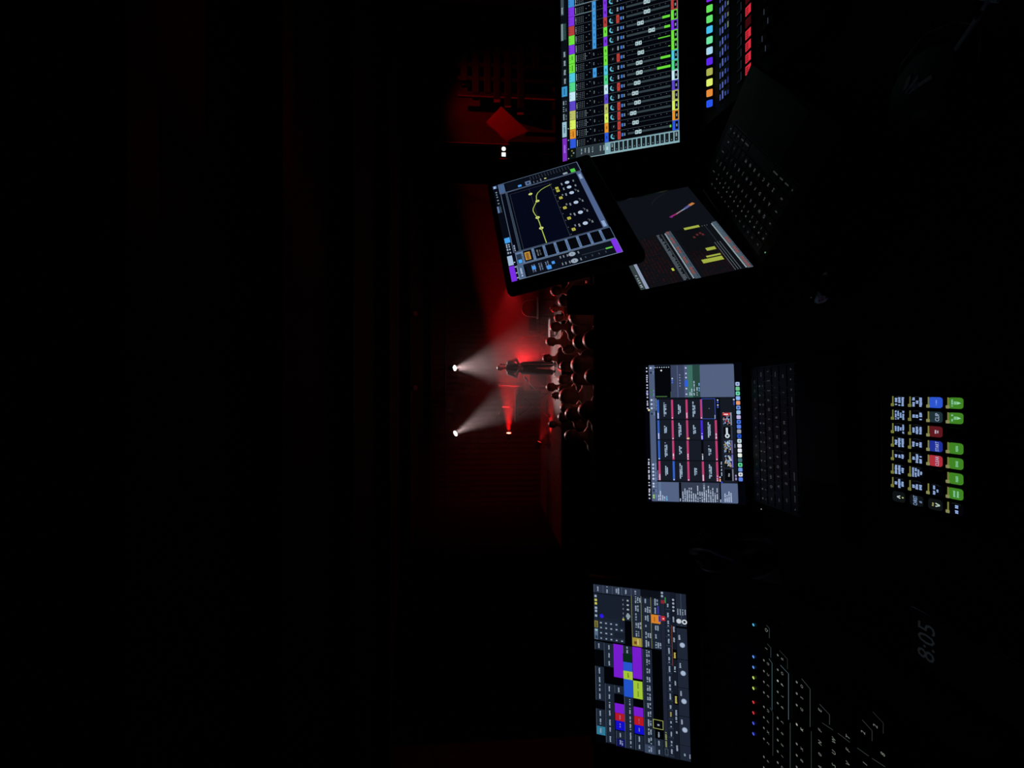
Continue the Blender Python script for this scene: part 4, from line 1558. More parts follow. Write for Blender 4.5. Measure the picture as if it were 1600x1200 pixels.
g = Geo().lathe([(0.001, 0), (0.030, 0), (0.036, 0.10), (0.034, 0.10), (0.028, 0.006), (0.001, 0.006)], 28)
gl = link('drinking_glass', g.mesh('drinking_glass', [mat('dark_glass', (0.03, 0.02, 0.02), 0.06, trans=0.4, noise=0.05)], 1.0), None, Matrix.Translation((0.245, 1.33, DZ)))
tag(gl, 'small dark drinking glass behind the sideways laptop with a red glint', 'glass')

root = thing('speaker_box', 'black box standing on the parapet beside the tilted touchscreen, cutting off the crowd', 'speaker', (0.345, 1.68, 2.525))
link('cabinet', Geo().box((-0.040, -0.055, 0), (0.065, 0.055, 0.120), 0, 0.006, 2).mesh('cabinet', [M_BLACKCLOTH]), root)
link('grille', Geo().box((-0.034, -0.058, 0.008), (0.059, -0.054, 0.112), 0, 0.001).mesh('grille', [M_RUBBER]), root)

# ================================================================== STAGE LAMPS
M_LENSW = mat('white_lens', (0.8, 0.8, 0.8), 0.3, emit=(1, 0.95, 0.93), estr=14, sample=False)
M_LENSR = mat('red_lens', (0.8, 0.2, 0.2), 0.3, emit=(1, 0.16, 0.10), estr=9, sample=False)
M_LENSR2 = mat('dim_red_lens', (0.8, 0.1, 0.1), 0.3, emit=(1, 0.03, 0.03), estr=1.2, sample=False)


def stage_lamp(label, loc, target, lens, color, power, angle, blend, r=0.10, length=0.26, group=None, hang=True, radius=0.06, foot=None, top=None):
    root = thing('stage_lamp', label, 'stage light', loc, 0, group)
    dr = (Vector(target) - Vector(loc)).normalized()
    q = dr.to_track_quat('-Z', 'Y').to_matrix().to_4x4()
    can = Geo().lathe([(0.001, length), (r * 0.55, length), (r * 0.85, length * 0.7), (r, 0.02), (r, 0), (r * 0.94, 0), (r * 0.9, 0.03), (0.001, 0.03)], 24)
    co = link('can', can.mesh('can', [M_METAL], 0.6), root, q)
    ln = Geo().lathe([(0.001, 0.012), (r * 0.5, 0.008), (r * 0.9, 0.026), (0.001, 0.028)], 24)
    link('lens', ln.mesh('lens', [lens], 1.0), root, q)
    ys = 1 if hang else -1
    yk = Geo().tube([(-r - 0.012, 0, 0), (-r - 0.012, 0, ys * (r + 0.1)), (r + 0.012, 0, ys * (r + 0.1)), (r + 0.012, 0, 0)], 0.010, 6)
    link('yoke', yk.mesh('yoke', [M_METAL], 0.5), root, q.to_3x3().to_4x4() if False else Matrix.Translation(q.to_3x3() @ Vector((0, 0, 0.1))))
    if hang:
        link('clamp', Geo().cyl((0, 0, r + 0.1), (0, 0, r + 0.19), 0.02, n=10).mesh('clamp', [M_METAL]), root, Matrix.Translation(q.to_3x3() @ Vector((0, 0, 0.1))))
    bk = q.to_3x3() @ Vector((0, 0, 0.1))
    if foot is not None:
        link('stand', Geo().cyl((0, 0, -(r + 0.1)), (0, 0, foot - loc[2] - bk.z + 0.012), 0.014, n=8).cyl((0, 0, foot - loc[2] - bk.z), (0, 0, foot - loc[2] - bk.z + 0.012), 0.10, n=20).mesh('stand', [M_METAL]), root, Matrix.Translation(bk)) if loc[2] - foot > 0.25 else \
            link('stand', Geo().box((-0.09, -0.06, foot - loc[2] - bk.z), (0.09, 0.06, -bk.z - r * 0.9), 0, 0.004).mesh('stand', [M_METAL]), root, Matrix.Translation(bk))
    if top is not None:
        link('hanger', Geo().cyl((0, 0, r + 0.18), (0, 0, top - loc[2] - bk.z), 0.012, n=8).mesh('hanger', [M_METAL]), root, Matrix.Translation(bk))
    L = bpy.data.lights.new('lamp_light', 'SPOT')
    L.energy = power
    L.color = color
    L.spot_size = math.radians(angle)
    L.spot_blend = blend
    L.shadow_soft_size = radius
    lo = bpy.data.objects.new('lamp_light', L)
    COL.objects.link(lo)
    lo.parent = root
    lo.matrix_basis = Matrix.Translation(dr * 0.02) @ q
    return root


LA = atdepth(711, 575, 13.5)
LB = atdepth(712, 677, 13.5)
stage_lamp('white beam lamp shining straight down behind the performer', LA, (0.80, 11.3, 0.95), M_LENSW, (1, 0.68, 0.68), WHITE_W, 52, 0.9)
stage_lamp('white beam lamp slanting in from the lower side of the stage', LB, (0.30, 11.3, 0.95), M_LENSW, (1, 0.70, 0.70), WHITE_W, 36, 0.8)
LR = atdepth(795, 676, 13.2)
stage_lamp('glowing red lamp shooting a beam across the keyboard', LR, LR + Vector((2.2, -0.75, 0.05)), M_LENSR, (1, 0.004, 0.006), RED_BEAM_W, 25, 0.5, r=0.09, hang=False, foot=SZ)
L2 = atdepth(843, 690, 12.8)
stage_lamp('low red lamp behind the crowd under the beam lamp', L2, L2 + Vector((0.9, -0.1, -0.35)), M_LENSR2, (1, 0.02, 0.02), 130, 60, 0.6, r=0.10, hang=False, foot=SZ)
stage_lamp('red floor lamp washing the curtain behind the performer', (1.0, 13.9, SZ + 0.14), (0.95, 15.1, 2.3), M_LENSR2, (1, 0.015, 0.02), RED_WASH_W, 95, 1.0, r=0.09, hang=False, foot=SZ)
LS = (3.55, 13.4, 2.2)  # added lamp, kept out of view, to spread red glow
stage_lamp('added red lamp hidden past the touchscreen to widen the red glow', LS, (0.6, 13.2, 2.05), M_LENSR2, (1, 0.02, 0.025), RED_BEAM_W * 0.13, 70, 1.0, r=0.09, hang=False, foot=SZ)
LK = atdepth(815, 573, 13.0)  # added unseen lamp for the red glow and crowd rims
stage_lamp('added red lamp hidden behind the performer, aimed over the crowd', LK, (1.2, 6.0, 1.5), M_LENSR2, (1, 0.012, 0.018), RED_BACK_W, 62, 1.0, r=0.07, hang=False, foot=SZ)
M_LENSD = mat('darkened_lens', (0.3, 0.1, 0.1), 0.3, emit=(1, 0.1, 0.1), estr=0.003, sample=False)  # lens darkened so the added crowd rim lamps stay unseen
stage_lamp('added rim light with darkened lens on the ceiling nearest the white beam lamps', (-0.1, 10.85, 4.9), (0.0, 6.2, 1.7), M_LENSD, (1, 0.55, 0.52), CROWD_W, 38, 0.6, r=0.08, top=5.4)
stage_lamp('added red rim light with darkened lens on the ceiling toward the balcony', (1.9, 10.85, 4.9), (1.5, 6.2, 1.7), M_LENSD, (1, 0.10, 0.09), CROWD_W, 40, 0.6, r=0.08, top=5.4)
# bar the white lamps hang from
g = Geo().cyl((-4.5, 13.6, LA.z + 0.34), (5.4, 13.6, LA.z + 0.34), 0.028, n=12)
lb = thing('lighting_bar', 'long dark pipe across the stage carrying the white beam lamps', 'lighting bar', (0, 13.6, LA.z + 0.34))
link('pipe', g.mesh('pipe', [M_METAL], 0.8), lb, off(lb, Matrix.Identity(4)))
for x in (-4, -0.6, 2.2, 5):
    link('hanger', Geo().cyl((x, 13.6, LA.z + 0.34), (x, 13.6, 5.4), 0.012, n=8).mesh('hanger', [M_METAL]), lb, off(lb, Matrix.Identity(4)))

# ================================================================== PEOPLE
M_SKIN = mat('skin', (0.42, 0.24, 0.17), 0.5, noise=0.1, scale=40)
M_HAIR = mat('dark_hair', (0.13, 0.09, 0.08), 0.32, noise=0.4, scale=90, bump=0.4)
M_HAIR2 = mat('brown_hair', (0.28, 0.17, 0.12), 0.35, noise=0.4, scale=90, bump=0.4)
SHIRTS = [mat('charcoal_shirt', (0.13, 0.12, 0.12), 0.8, noise=0.2), mat('black_shirt', (0.06, 0.055, 0.055), 0.8, noise=0.2),
          mat('grey_shirt', (0.45, 0.40, 0.40), 0.8, noise=0.2), mat('rust_shirt', (0.35, 0.16, 0.12), 0.8, noise=0.2)]
M_PANTS = mat('dark_trousers', (0.015, 0.015, 0.018), 0.8, noise=0.2)


def blob(geo, voxel, smooth=6):
    me = geo.mesh('tmp_body', [], 0)
    o = link('tmp_body', me)
    r = o.modifiers.new('r', 'REMESH')
    r.mode = 'VOXEL'
    r.voxel_size = voxel
    s = o.modifiers.new('s', 'SMOOTH')
    s.iterations = smooth
    s.factor = 0.5
    bpy.context.view_layer.update()
    dg = bpy.context.evaluated_depsgraph_get()
    out = bpy.data.meshes.new_from_object(o.evaluated_get(dg))
    bpy.data.objects.remove(o)
    bpy.data.meshes.remove(me)
    out.shade_smooth()
    return out


def hand(g, wrist, direction, palm_n, side, curl=0.5):
    """palm, four bent fingers of different lengths and a thumb"""
    d = Vector(direction).normalized()
    n = Vector(palm_n)
    n = (n - d * n.dot(d)).normalized()
    b = d.cross(n) * side
    w0 = Vector(wrist)
    for k in range(4):
        off_ = (k - 1.5) * 0.019
        k0 = w0 + d * 0.02 + b * off_ * 0.6
        k1 = w0 + d * (0.085 - abs(k - 1.2) * 0.004) + b * off_
        g.cap(k0, k1, 0.014, 0.0115, 8)
        ln = (0.070, 0.078, 0.072, 0.056)[k]
        k2 = k1 + (d * math.cos(curl) + n * math.sin(curl)) * ln * 0.5
        k3 = k2 + (d * math.cos(curl * 2.1) + n * math.sin(curl * 2.1)) * ln * 0.5
        g.cap(k1, k2, 0.0105, 0.0095, 8)
        g.cap(k2, k3, 0.0095, 0.0078, 8)
    t0 = w0 + d * 0.025 - b * 0.022
    t1 = t0 + d * 0.032 - b * 0.026 + n * 0.012
    t2 = t1 + d * 0.030 - b * 0.004 + n * 0.012
    g.cap(t0, t1, 0.014, 0.012, 8)
    g.cap(t1, t2, 0.011, 0.0095, 8)


def figure(arms, voxel, stance=0.0, slim=1.0, fingers=True, turn=0.0):
    """standing figure 1.75 m, facing -Y; arms = two (elbow, wrist, hand direction, palm normal)"""
    g = Geo()
    g.ball((0, 0, 0.94), (0.165 * slim, 0.12, 0.13), 16)
    g.ball((0, 0, 1.10), (0.15 * slim, 0.105, 0.17), 16)
    g.ball((0, 0.005, 1.28), (0.175 * slim, 0.118, 0.18), 16)
    g.cap((-0.155 * slim, 0.005, 1.405), (0.155 * slim, 0.005, 1.405), 0.066, 0.066)
    g.cap((-0.05, 0.01, 1.44), (0.05, 0.01, 1.44), 0.07, 0.07)
    g.cap((0, 0.015, 1.42), (0, -0.002, 1.56), 0.058, 0.052)
    R = Matrix.Rotation(turn, 3, 'Z')
    hc = Vector((0, -0.012, 0))

    def H(p):
        return R @ Vector(p)
    g.ball(H((0, 0.0, 1.668)), (0.076, 0.094, 0.098), 18)
    g.ball(H((0, -0.03, 1.612)), (0.058, 0.064, 0.072), 14)
    g.cap(H((0, -0.095, 1.655)), H((0, -0.112, 1.625)), 0.010, 0.014, 8)
    g.cap(H((-0.022, -0.088, 1.588)), H((0.022, -0.088, 1.588)), 0.010, 0.010, 8)
    g.ball(H((0, -0.078, 1.556)), 0.022, 10)
    g.cap(H((-0.035, -0.082, 1.678)), H((0.035, -0.082, 1.678)), 0.014, 0.014, 8)
    for s in (-1, 1):
        g.ball(H((s * 0.078, 0.008, 1.640)), (0.012, 0.020, 0.032), 10)
        hx = s * 0.088 * slim
        ky = -0.02 + stance * s
        kx = s * (0.10 + 0.02 * abs(stance) * 4)
        g.cap((hx, 0, 0.90), (kx, ky, 0.50), 0.090, 0.060)
        g.cap((kx, ky, 0.50), (kx * 1.04, 0.02 + stance * s * 1.2, 0.10), 0.060, 0.042)
        g.ball((kx * 1.02, ky + 0.03, 0.36), (0.052, 0.056, 0.10), 12)
        fy = 0.02 + stance * s * 1.2
        g.cap((kx * 1.05, fy + 0.02, 0.048), (kx * 1.16, fy - 0.15, 0.036), 0.046, 0.036)
    for s, (el, wr, hd, pn) in zip((-1, 1), arms):
        sh = Vector((s * 0.178 * slim, 0.005, 1.395))
        g.cap(sh, el, 0.056, 0.043)
        g.cap(el, wr, 0.043, 0.028)
        if fingers:
            hand(g, wr, hd, pn, s)
        else:
            d = Vector(hd).normalized()
            hand(g, wr, hd, pn, s, 0.6)
    me = blob(g, voxel, 4)
    return me


def dress(me, shirt, pants, hands, sleeve=0.11):
    """skin on head, neck and hands; cloth elsewhere"""
    me.materials.clear()
    for m in (shirt, pants, M_SKIN, M_RUBBER):
        me.materials.append(m)
    idx = []
    for p in me.polygons:
        c = p.center
        k = 0 if c.z > 0.98 else 1
        if c.z < 0.085:
            k = 3
        if c.z > 1.475 and math.hypot(c.x, c.y) < 0.16:
            k = 2
        for h, rr in hands:
            if (c - Vector(h)).length < rr:
                k = 2
        idx.append(k)
    me.polygons.foreach_set('material_index', idx)
    return me


def hair_mesh(style, m):
    g = Geo()
    if style == 'short':
        g.ball((0, 0.014, 1.690), (0.083, 0.096, 0.088), 18)
        g.ball((0, 0.042, 1.645), (0.074, 0.064, 0.075), 14)
    elif style == 'long':
        g.ball((0, 0.014, 1.690), (0.088, 0.101, 0.092), 18)
        g.ball((0, 0.052, 1.60), (0.092, 0.062, 0.15), 14)
        g.ball((0, 0.072, 1.46), (0.105, 0.050, 0.14), 14)
        for s in (-1, 1):
            g.cap((s * 0.078, 0.0, 1.68), (s * 0.088, 0.01, 1.50), 0.026, 0.022)
    elif style == 'bun':
        g.ball((0, 0.014, 1.690), (0.083, 0.097, 0.088), 18)
        g.ball((0, 0.045, 1.650), (0.072, 0.062, 0.07), 14)
        g.ball((0, 0.085, 1.765), (0.045, 0.045, 0.042), 12)
    elif style == 'bushy':
        g.ball((0, 0.022, 1.690), (0.112, 0.118, 0.108), 18)
        g.ball((0, 0.055, 1.62), (0.108, 0.085, 0.10), 14)
    elif style == 'cap':
        g.ball((0, 0.008, 1.700), (0.086, 0.100, 0.082), 18)
        g.ball((0, 0.045, 1.645), (0.072, 0.058, 0.06), 14)
        g.cap((-0.04, -0.10, 1.705), (0.04, -0.10, 1.705), 0.014, 0.014)
        g.cap((-0.03, -0.14, 1.70), (0.03, -0.14, 1.70), 0.012, 0.012)
        g.cap((0, -0.09, 1.71), (0, -0.14, 1.70), 0.03, 0.022)
    me = blob(g, 0.011, 4)
    me.materials.clear()
    me.materials.append(m)
    return me


down = lambda s: ((s * 0.225, 0.03, 1.12), (s * 0.235, -0.03, 0.87), (0, -0.1, -1), (-s, 0, 0))
front = lambda s: ((s * 0.235, 0.02, 1.13), (s * 0.09, -0.19, 1.10), (-s, -0.25, 0.1), (0, 1, 0))
hips = lambda s: ((s * 0.215, 0.0, 1.13), (s * 0.16, -0.19, 1.02), (-s * 0.4, -1, 0), (0, 0, -1))
POSES = {'down': (down(-1), down(1)), 'fold': (front(-1), front(1)), 'mix': (hips(-1), down(1))}
BODIES = {}
for pk, ar in POSES.items():
    base_me = figure(ar, 0.0135, 0.02)
    hz = [(Vector(a[1]) + Vector(a[2]).normalized() * 0.06, 0.105) for a in ar]
    for si, sm in enumerate(SHIRTS):
        BODIES[(pk, si)] = dress(base_me.copy(), sm, M_PANTS, hz)
HAIRS = {(st_, k): hair_mesh(st_, m) for st_ in ('short', 'long', 'bun', 'bushy', 'cap') for k, m in ((0, M_HAIR), (1, M_HAIR2)) if not (st_ == 'cap' and k == 1)}

# crowd: pixel of the head, height factor, pose, shirt, hair, hair tint, turn, label
CROWD = [
    (856, 560, .97, 'down', 1, 'short', 0, .0, 'crowd member whose small round dark head covers the performer\'s shins'),
    (862, 534, .98, 'mix', 3, 'short', 1, .3, 'crowd member with a red rimmed head beside the bright patch of stage floor'),
    (884, 471, 1.0, 'down', 0, 'short', 0, .1, 'crowd member just below the arched pale panel, thin red rim on the head'),
    (904, 496, 1.02, 'fold', 1, 'long', 0, -.2, 'long haired crowd member in front of the guitar stand, wide dark head'),
    (907, 513, 1.0, 'down', 1, 'bushy', 0, .1, 'crowd member with bushy hair outlined in the brightest red'),
    (908, 472, .97, 'mix', 2, 'long', 1, .4, 'crowd member in a pale top right beside the black box on the parapet'),
    (869, 511, .96, 'down', 0, 'short', 1, .0, 'short crowd member between the guitar stand and the red rimmed bushy head'),
    (874, 497, .99, 'down', 2, 'cap', 0, .2, 'crowd member in a cap in front of the small side table'),
    (870, 455, 1.0, 'fold', 2, 'short', 0, -.1, 'crowd member in grey close under the edge of the tilted touchscreen'),
    (886, 572, 1.0, 'down', 1, 'short', 0, .0, 'crowd member directly in line with the performer\'s feet, dark short hair'),
    (910, 570, 1.02, 'down', 1, 'bushy', 0, .0, 'crowd member with the largest round dark head below the performer'),
    (931, 588, 1.0, 'fold', 1, 'short', 0, .2, 'nearest dark crowd member in line with the performer, cut by the parapet'),
    (906, 590, .98, 'mix', 1, 'long', 0, -.2, 'long haired crowd member beside the largest round dark head'),
    (882, 593, .97, 'down', 1, 'short', 0, .1, 'crowd member in front of the bright floor patch on the lamp side of the performer'),
    (862, 605, .96, 'down', 0, 'short', 1, .0, 'front row crowd member whose crown is lit white'),
    (881, 608, 1.0, 'down', 3, 'short', 0, .0, 'crowd member with a warm lit crown behind the white crowned one'),
    (870, 618, .97, 'mix', 0, 'bun', 0, .0, 'crowd member with a bun near the tilted microphone boom'),
    (888, 619, .95, 'down', 2, 'bushy', 1, .2, 'crowd member in grey with bushy brown hair left of the warm lit crown'),
    (886, 637, 1.01, 'down', 1, 'short', 0, .0, 'crowd member with a faint red arc over the head, upper one of a pair'),
    (898, 647, 1.0, 'down', 1, 'short', 0, .0, 'crowd member with a clear red arc over the head, lower one of a pair'),
    (881, 652, 1.03, 'mix', 3, 'bushy', 0, .1, 'crowd member with a soft wide head under the low red lamp'),
    (864, 663, .98, 'down', 1, 'short', 0, .0, 'front row crowd member nearest the low red lamp'),
    (890, 546, 1.02, 'down', 1, 'bun', 0, .1, 'dark crowd member with a knot of hair beside the performer\'s legs'),
    (912, 534, 1.0, 'down', 1, 'short', 0, .0, 'dark crowd member between the red outlined bushy head and the largest round head'),
    (932, 531, 1.0, 'mix', 1, 'short', 0, -.2, 'nearest dark crowd member on the touchscreen side of the performer'),
    (920, 641, .98, 'down', 1, 'long', 0, .0, 'dim long haired crowd member in the unlit part toward the slide laptop'),
    (895, 681, 1.0, 'down', 0, 'short', 0, .0, 'outermost dim crowd member past the low red lamp'),
    (868, 482, .95, 'down', 1, 'bun', 1, .0, 'small crowd member with a bun below the arched pale panel'),
]
PLACED = []
for i, (px, py, sc_, pose, sh, hs_, ht_, tn, lb_) in enumerate(CROWD):
    best = None
    for k in range(-14, 15):
        s2 = sc_ + 0.012 * k
        if not 0.86 <= s2 <= 1.10:
            continue
        p = onplane(px, py, FZ + 1.66 * s2)
        dmin = min([math.hypot(p.x - a, (p.y - b) * 1.15) for a, b in PLACED] + [9])
        cost = max(0, 0.62 - dmin) * 10 + abs(k) * 0.01
        if best is None or cost < best[0]:
            best = (cost, s2, p)
    sc_, p = best[1], best[2]
    PLACED.append((p.x, p.y))
    root = thing('person', lb_, 'person', (p.x, p.y, FZ), math.pi + tn * 0.6 - 0.06 * p.x, 'crowd in front of the stage')
    root.scale = (sc_, sc_, sc_)
    link('body', BODIES[(pose, sh)], root)
    link('hair', HAIRS[(hs_, 0 if hs_ == 'cap' else ht_)], root)

# performer
pa = (((-0.265, 0.03, 1.17), (-0.055, -0.17, 1.13), (0.9, -0.35, -0.25), (0, 0.6, -0.8)),
      ((0.265, 0.03, 1.17), (0.045, -0.18, 1.08), (-0.9, -0.3, -0.4), (0, 0.6, -0.8)))
pm = figure(pa, 0.0075, 0.015)
hz = [(Vector(a[1]) + Vector(a[2]).normalized() * 0.07, 0.115) for a in pa]
M_JACK = mat('slate_jacket', (0.10, 0.12, 0.14), 0.7, noise=0.2, scale=30)
dress(pm, M_JACK, M_PANTS, hz)
PP = atdepth(783, 575, 12.0)
perf = thing('person', 'performer in slate jacket and dark trousers standing on stage, hands together at the belt', 'person', (PP.x, 12.0, SZ), 0.05)
perf.scale = (0.99, 0.99, 0.99)
link('body', pm, perf)
link('hair', HAIRS[('short', 0)], perf)
g = Geo()
for s in (-1, 1):
    g.cap((s * 0.085, 0.0, 0.96), (s * 0.118, 0.0, 0.45), 0.115, 0.100)
    g.cap((s * 0.118, 0.0, 0.45), (s * 0.130, 0.0, 0.12), 0.100, 0.098)
tr = blob(g, 0.014, 5)
tr.materials.clear()
tr.materials.append(M_PANTS)
link('trousers', tr, perf)
# open jacket skirts and lapels
g = Geo()
for s in (-1, 1):
    g.prism([(s * 0.02, 1.40), (s * 0.075, 1.47), (s * 0.085, 1.20), (s * 0.03, 1.10)], 1, -0.135, -0.118)
link('lapels', g.mesh('lapels', [M_PANTS]), perf)
for s in (-1, 1):
    e = Geo().ball((s * 0.031, -0.092, 1.658), (0.012, 0.008, 0.007), 8)
    link('eye', e.mesh('eye', [mat('eye_dark', (0.02, 0.015, 0.012), 0.2)], 1.0), perf)


# ================================================================== STAGE EQUIPMENT
def mic_stand(label, loc, h, boom, group=None, tilt=0.0):
    root = thing('microphone_stand', label, 'microphone stand', loc, 0, group)
    for k in range(3):
        a = 2.1 * k + 0.4
        link('leg', Geo().cyl((0, 0, 0.06), (0.26 * math.cos(a), 0.26 * math.sin(a), 0.012), 0.010, n=8).mesh('leg', [M_METAL]), root)
    link('pole', Geo().cyl((0, 0, 0.05), (tilt, 0, h), 0.011, n=10).mesh('pole', [M_CHROME]), root)
    e = Vector((tilt, 0, h)) + Vector(boom)
    link('boom', Geo().cyl(Vector((tilt, 0, h)) - Vector(boom) * 0.25, e, 0.008, n=8).mesh('boom', [M_CHROME]), root)
    d = Vector(boom).normalized() if Vector(boom).length > 0.01 else Vector((0, 0, 1))
    mc = Geo().cyl(e, e + d * 0.13, 0.014, 0.019, 12)
    mo = link('microphone', mc.mesh('microphone', [M_METAL]), root)
    link('microphone_head', Geo().ball(e + d * 0.15, 0.030, 12).mesh('microphone_head', [M_CHROME], 1.0), mo)
    return root


mic_stand('microphone stand right in front of the performer\'s mouth', (PP.x + 0.10, 11.62, SZ), 1.40, (0.0, 0.14, 0.14))
mic_stand('microphone stand with a level boom between the performer and the keyboard', (PP.x - 0.55, 12.6, SZ), 1.22, (0.02, 0.0, 0.30))
q = atdepth(838, 610, 11.6)
mic_stand('microphone stand with a slanted boom over the front row by the keyboard', (q.x - 0.1, 11.6, SZ), 0.52, (0.36, 0, 0.32))
mic_stand('microphone stand at the far end of the keyboard', (-0.78, 13.3, SZ), 1.55, (-0.25, 0.1, 0.12))

# keyboard on its stand, in the red beam
q = atdepth(807, 632, 13.0)
root = thing('stage_keyboard', 'long stage keyboard on a crossed stand in the red beam', 'keyboard', (q.x, 13.0, SZ))
kz = q.z - SZ
link('case', Geo().box((-0.58, -0.16, kz - 0.05), (0.52, 0.16, kz + 0.05), 0, 0.015, 2).mesh('case', [mat('keyboard_case', (0.10, 0.10, 0.11), 0.4, noise=0.1)]), root)
for k in range(40):
    x = -0.54 + 0.026 * k
    link('key', Geo().box((x, 0.01, kz + 0.048), (x + 0.024, 0.15, kz + 0.058)).mesh('key', [mat('ivory', (0.6, 0.58, 0.55), 0.4)]), root)
for s in (-1, 1):
    link('stand_leg', Geo().cyl((-0.40 * s, 0.05 * s, 0.02), (0.38 * s, 0.05 * s, kz - 0.05), 0.018, n=8).mesh('stand_leg', [M_METAL]), root)
for s in (-0.4, 0.4):
    link('stand_foot', Geo().cyl((s, -0.22, 0.02), (s, 0.22, 0.02), 0.02, n=8).mesh('stand_foot', [M_METAL]), root)
link('music_rest', Geo().box((-0.15, 0.12, kz + 0.05), (0.14, 0.14, kz + 0.22), 0, 0.004).mesh('music_rest', [M_METAL]), root)

# arched panel with a pale edge
q0 = atdepth(840, 481, 12.2)
root = thing('arched_panel', 'arched panel with a pale edge standing at the touchscreen side of the stage', 'panel', (q0.x, 12.2, SZ))
hz0 = q0.z - SZ
arch = [(-0.29, hz0 + 0.02)]
for k in range(13):
    t = math.pi * k / 12
    arch.append((-0.02 - 0.25 * math.cos(t), hz0 + 0.28 + 0.22 * math.sin(t)))
arch.append((0.27, hz0 + 0.02))
M_EDGE = mat('pale_edge', (0.7, 0.66, 0.66), 0.35, noise=0.05)
link('rim', Geo().tube([(x, 0, z) for x, z in arch] + [(-0.29, 0, hz0 + 0.02)], 0.011, 8).mesh('rim', [M_EDGE], 1.0), root)
link('sheet', Geo().prism(arch, 1, -0.004, 0.004).mesh('sheet', [mat('smoked_sheet', (0.05, 0.04, 0.045), 0.3, noise=0.1)]), root)
link('sill', Geo().box((-0.34, -0.06, hz0 - 0.02), (0.33, 0.06, hz0 + 0.03), 0, 0.006).mesh('sill', [M_EDGE]), root)
for x in (-0.26, 0.25):
    link('leg', Geo().cyl((x, 0, 0), (x, 0, hz0 - 0.02), 0.015, n=8).mesh('leg', [M_METAL]), root)

# side table, guitar on a stand, amplifier
q0 = atdepth(858, 512, 11.7)
root = thing('side_table', 'small table with a bright front edge between the guitar and the crowd', 'table', (q0.x, 11.7, SZ))
tz = max(0.12, q0.z - SZ)
link('top', Geo().box((-0.28, -0.16, tz - 0.025), (0.26, 0.16, tz), 0, 0.004).mesh('top', [M_EDGE]), root)
for x in (-0.24, 0.22):
    for y in (-0.13, 0.13):
        link('leg', Geo().cyl((x, y, 0), (x, y, tz - 0.025), 0.012, n=8).mesh('leg', [M_METAL]), root)

q0 = atdepth(850, 521, 12.3)
root = thing('guitar', 'red lit guitar leaning on a stand beside the small table', 'guitar', (q0.x, 12.3, SZ - 0.045))
M_GTR = mat('guitar_varnish', (0.30, 0.08, 0.05), 0.25, noise=0.3, scale=8)
out = []
for k in range(36):
    t = 2 * math.pi * k / 36
    r = 0.17 + 0.035 * math.cos(2 * t) - 0.02 * math.sin(t)
    out.append((r * math.cos(t) * 0.85, 0.27 + r * 1.25 * math.sin(t)))
Mg = Matrix.Rotation(-0.12, 4, 'Y') @ Matrix.Rotation(-0.10, 4, 'X')
link('body', Geo().prism(out, 1, -0.04, 0.04).mesh('body', [M_GTR], 0.7), root, Mg)
link('sound_hole', Geo().cyl((0, -0.041, 0.30), (0, -0.043, 0.30), 0.045, n=20).mesh('sound_hole', [M_RUBBER]), root, Mg)
link('neck', Geo().box((-0.025, -0.055, 0.40), (0.025, -0.030, 0.92), 0, 0.006).mesh('neck', [M_GTR]), root, Mg)
link('headstock', Geo().box((-0.036, -0.052, 0.92), (0.036, -0.034, 1.06), 0, 0.006).mesh('headstock', [M_GTR]), root, Mg)
gs = thing('guitar_stand', 'thin folding stand behind the leaning guitar', 'guitar stand', (q0.x, 12.42, SZ))
for s in (-1, 1):
    link('leg', Geo().cyl((0.18 * s, 0.1, 0.01), (0.02 * s, 0.06, 0.55), 0.009, n=8).mesh('leg', [M_CHROME]), gs)
link('post', Geo().cyl((0, 0.06, 0.2), (0, 0.02, 0.72), 0.009, n=8).mesh('post', [M_CHROME]), gs)
root = thing('music_stand', 'music stand with a tilted desk beside the arched panel', 'music stand', (atdepth(833, 507, 12.6).x, 12.6, SZ))
mz = atdepth(833, 507, 12.6).z - SZ
link('desk', Geo().box((-0.20, -0.012, -0.13), (0.20, 0.0, 0.14), 0, 0.004).mesh('desk', [M_METAL]), root, Matrix.Translation((0, 0, mz)) @ Matrix.Rotation(-0.4, 4, 'X'))
link('lip', Geo().box((-0.20, -0.05, -0.135), (0.20, 0.0, -0.125), 0, 0.002).mesh('lip', [M_CHROME]), root, Matrix.Translation((0, 0, mz)) @ Matrix.Rotation(-0.4, 4, 'X'))
link('post', Geo().cyl((0, 0.02, 0.04), (0, 0.02, mz - 0.03), 0.012, n=8).mesh('post', [M_CHROME]), root)
for k in range(3):
    a = 2.1 * k
    link('leg', Geo().cyl((0, 0.02, 0.12), (0.24 * math.cos(a), 0.02 + 0.24 * math.sin(a), 0.01), 0.009, n=8).mesh('leg', [M_CHROME]), root)

# drum kit behind the slanted microphone
q0 = atdepth(845, 592, 13.6)
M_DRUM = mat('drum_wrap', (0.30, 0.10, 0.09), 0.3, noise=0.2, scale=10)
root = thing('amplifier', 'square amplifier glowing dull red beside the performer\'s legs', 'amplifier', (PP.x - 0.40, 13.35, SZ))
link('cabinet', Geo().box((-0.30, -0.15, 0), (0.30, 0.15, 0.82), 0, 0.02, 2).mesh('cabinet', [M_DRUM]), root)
link('grille', Geo().box((-0.26, -0.158, 0.05), (0.26, -0.148, 0.62), 0, 0.004).mesh('grille', [M_BLACKCLOTH]), root)
for k in range(5):
    link('knob', Geo().cyl((-0.2 + 0.1 * k, -0.15, 0.72), (-0.2 + 0.1 * k, -0.175, 0.72), 0.018, n=12).mesh('knob', [M_CHROME]), root)

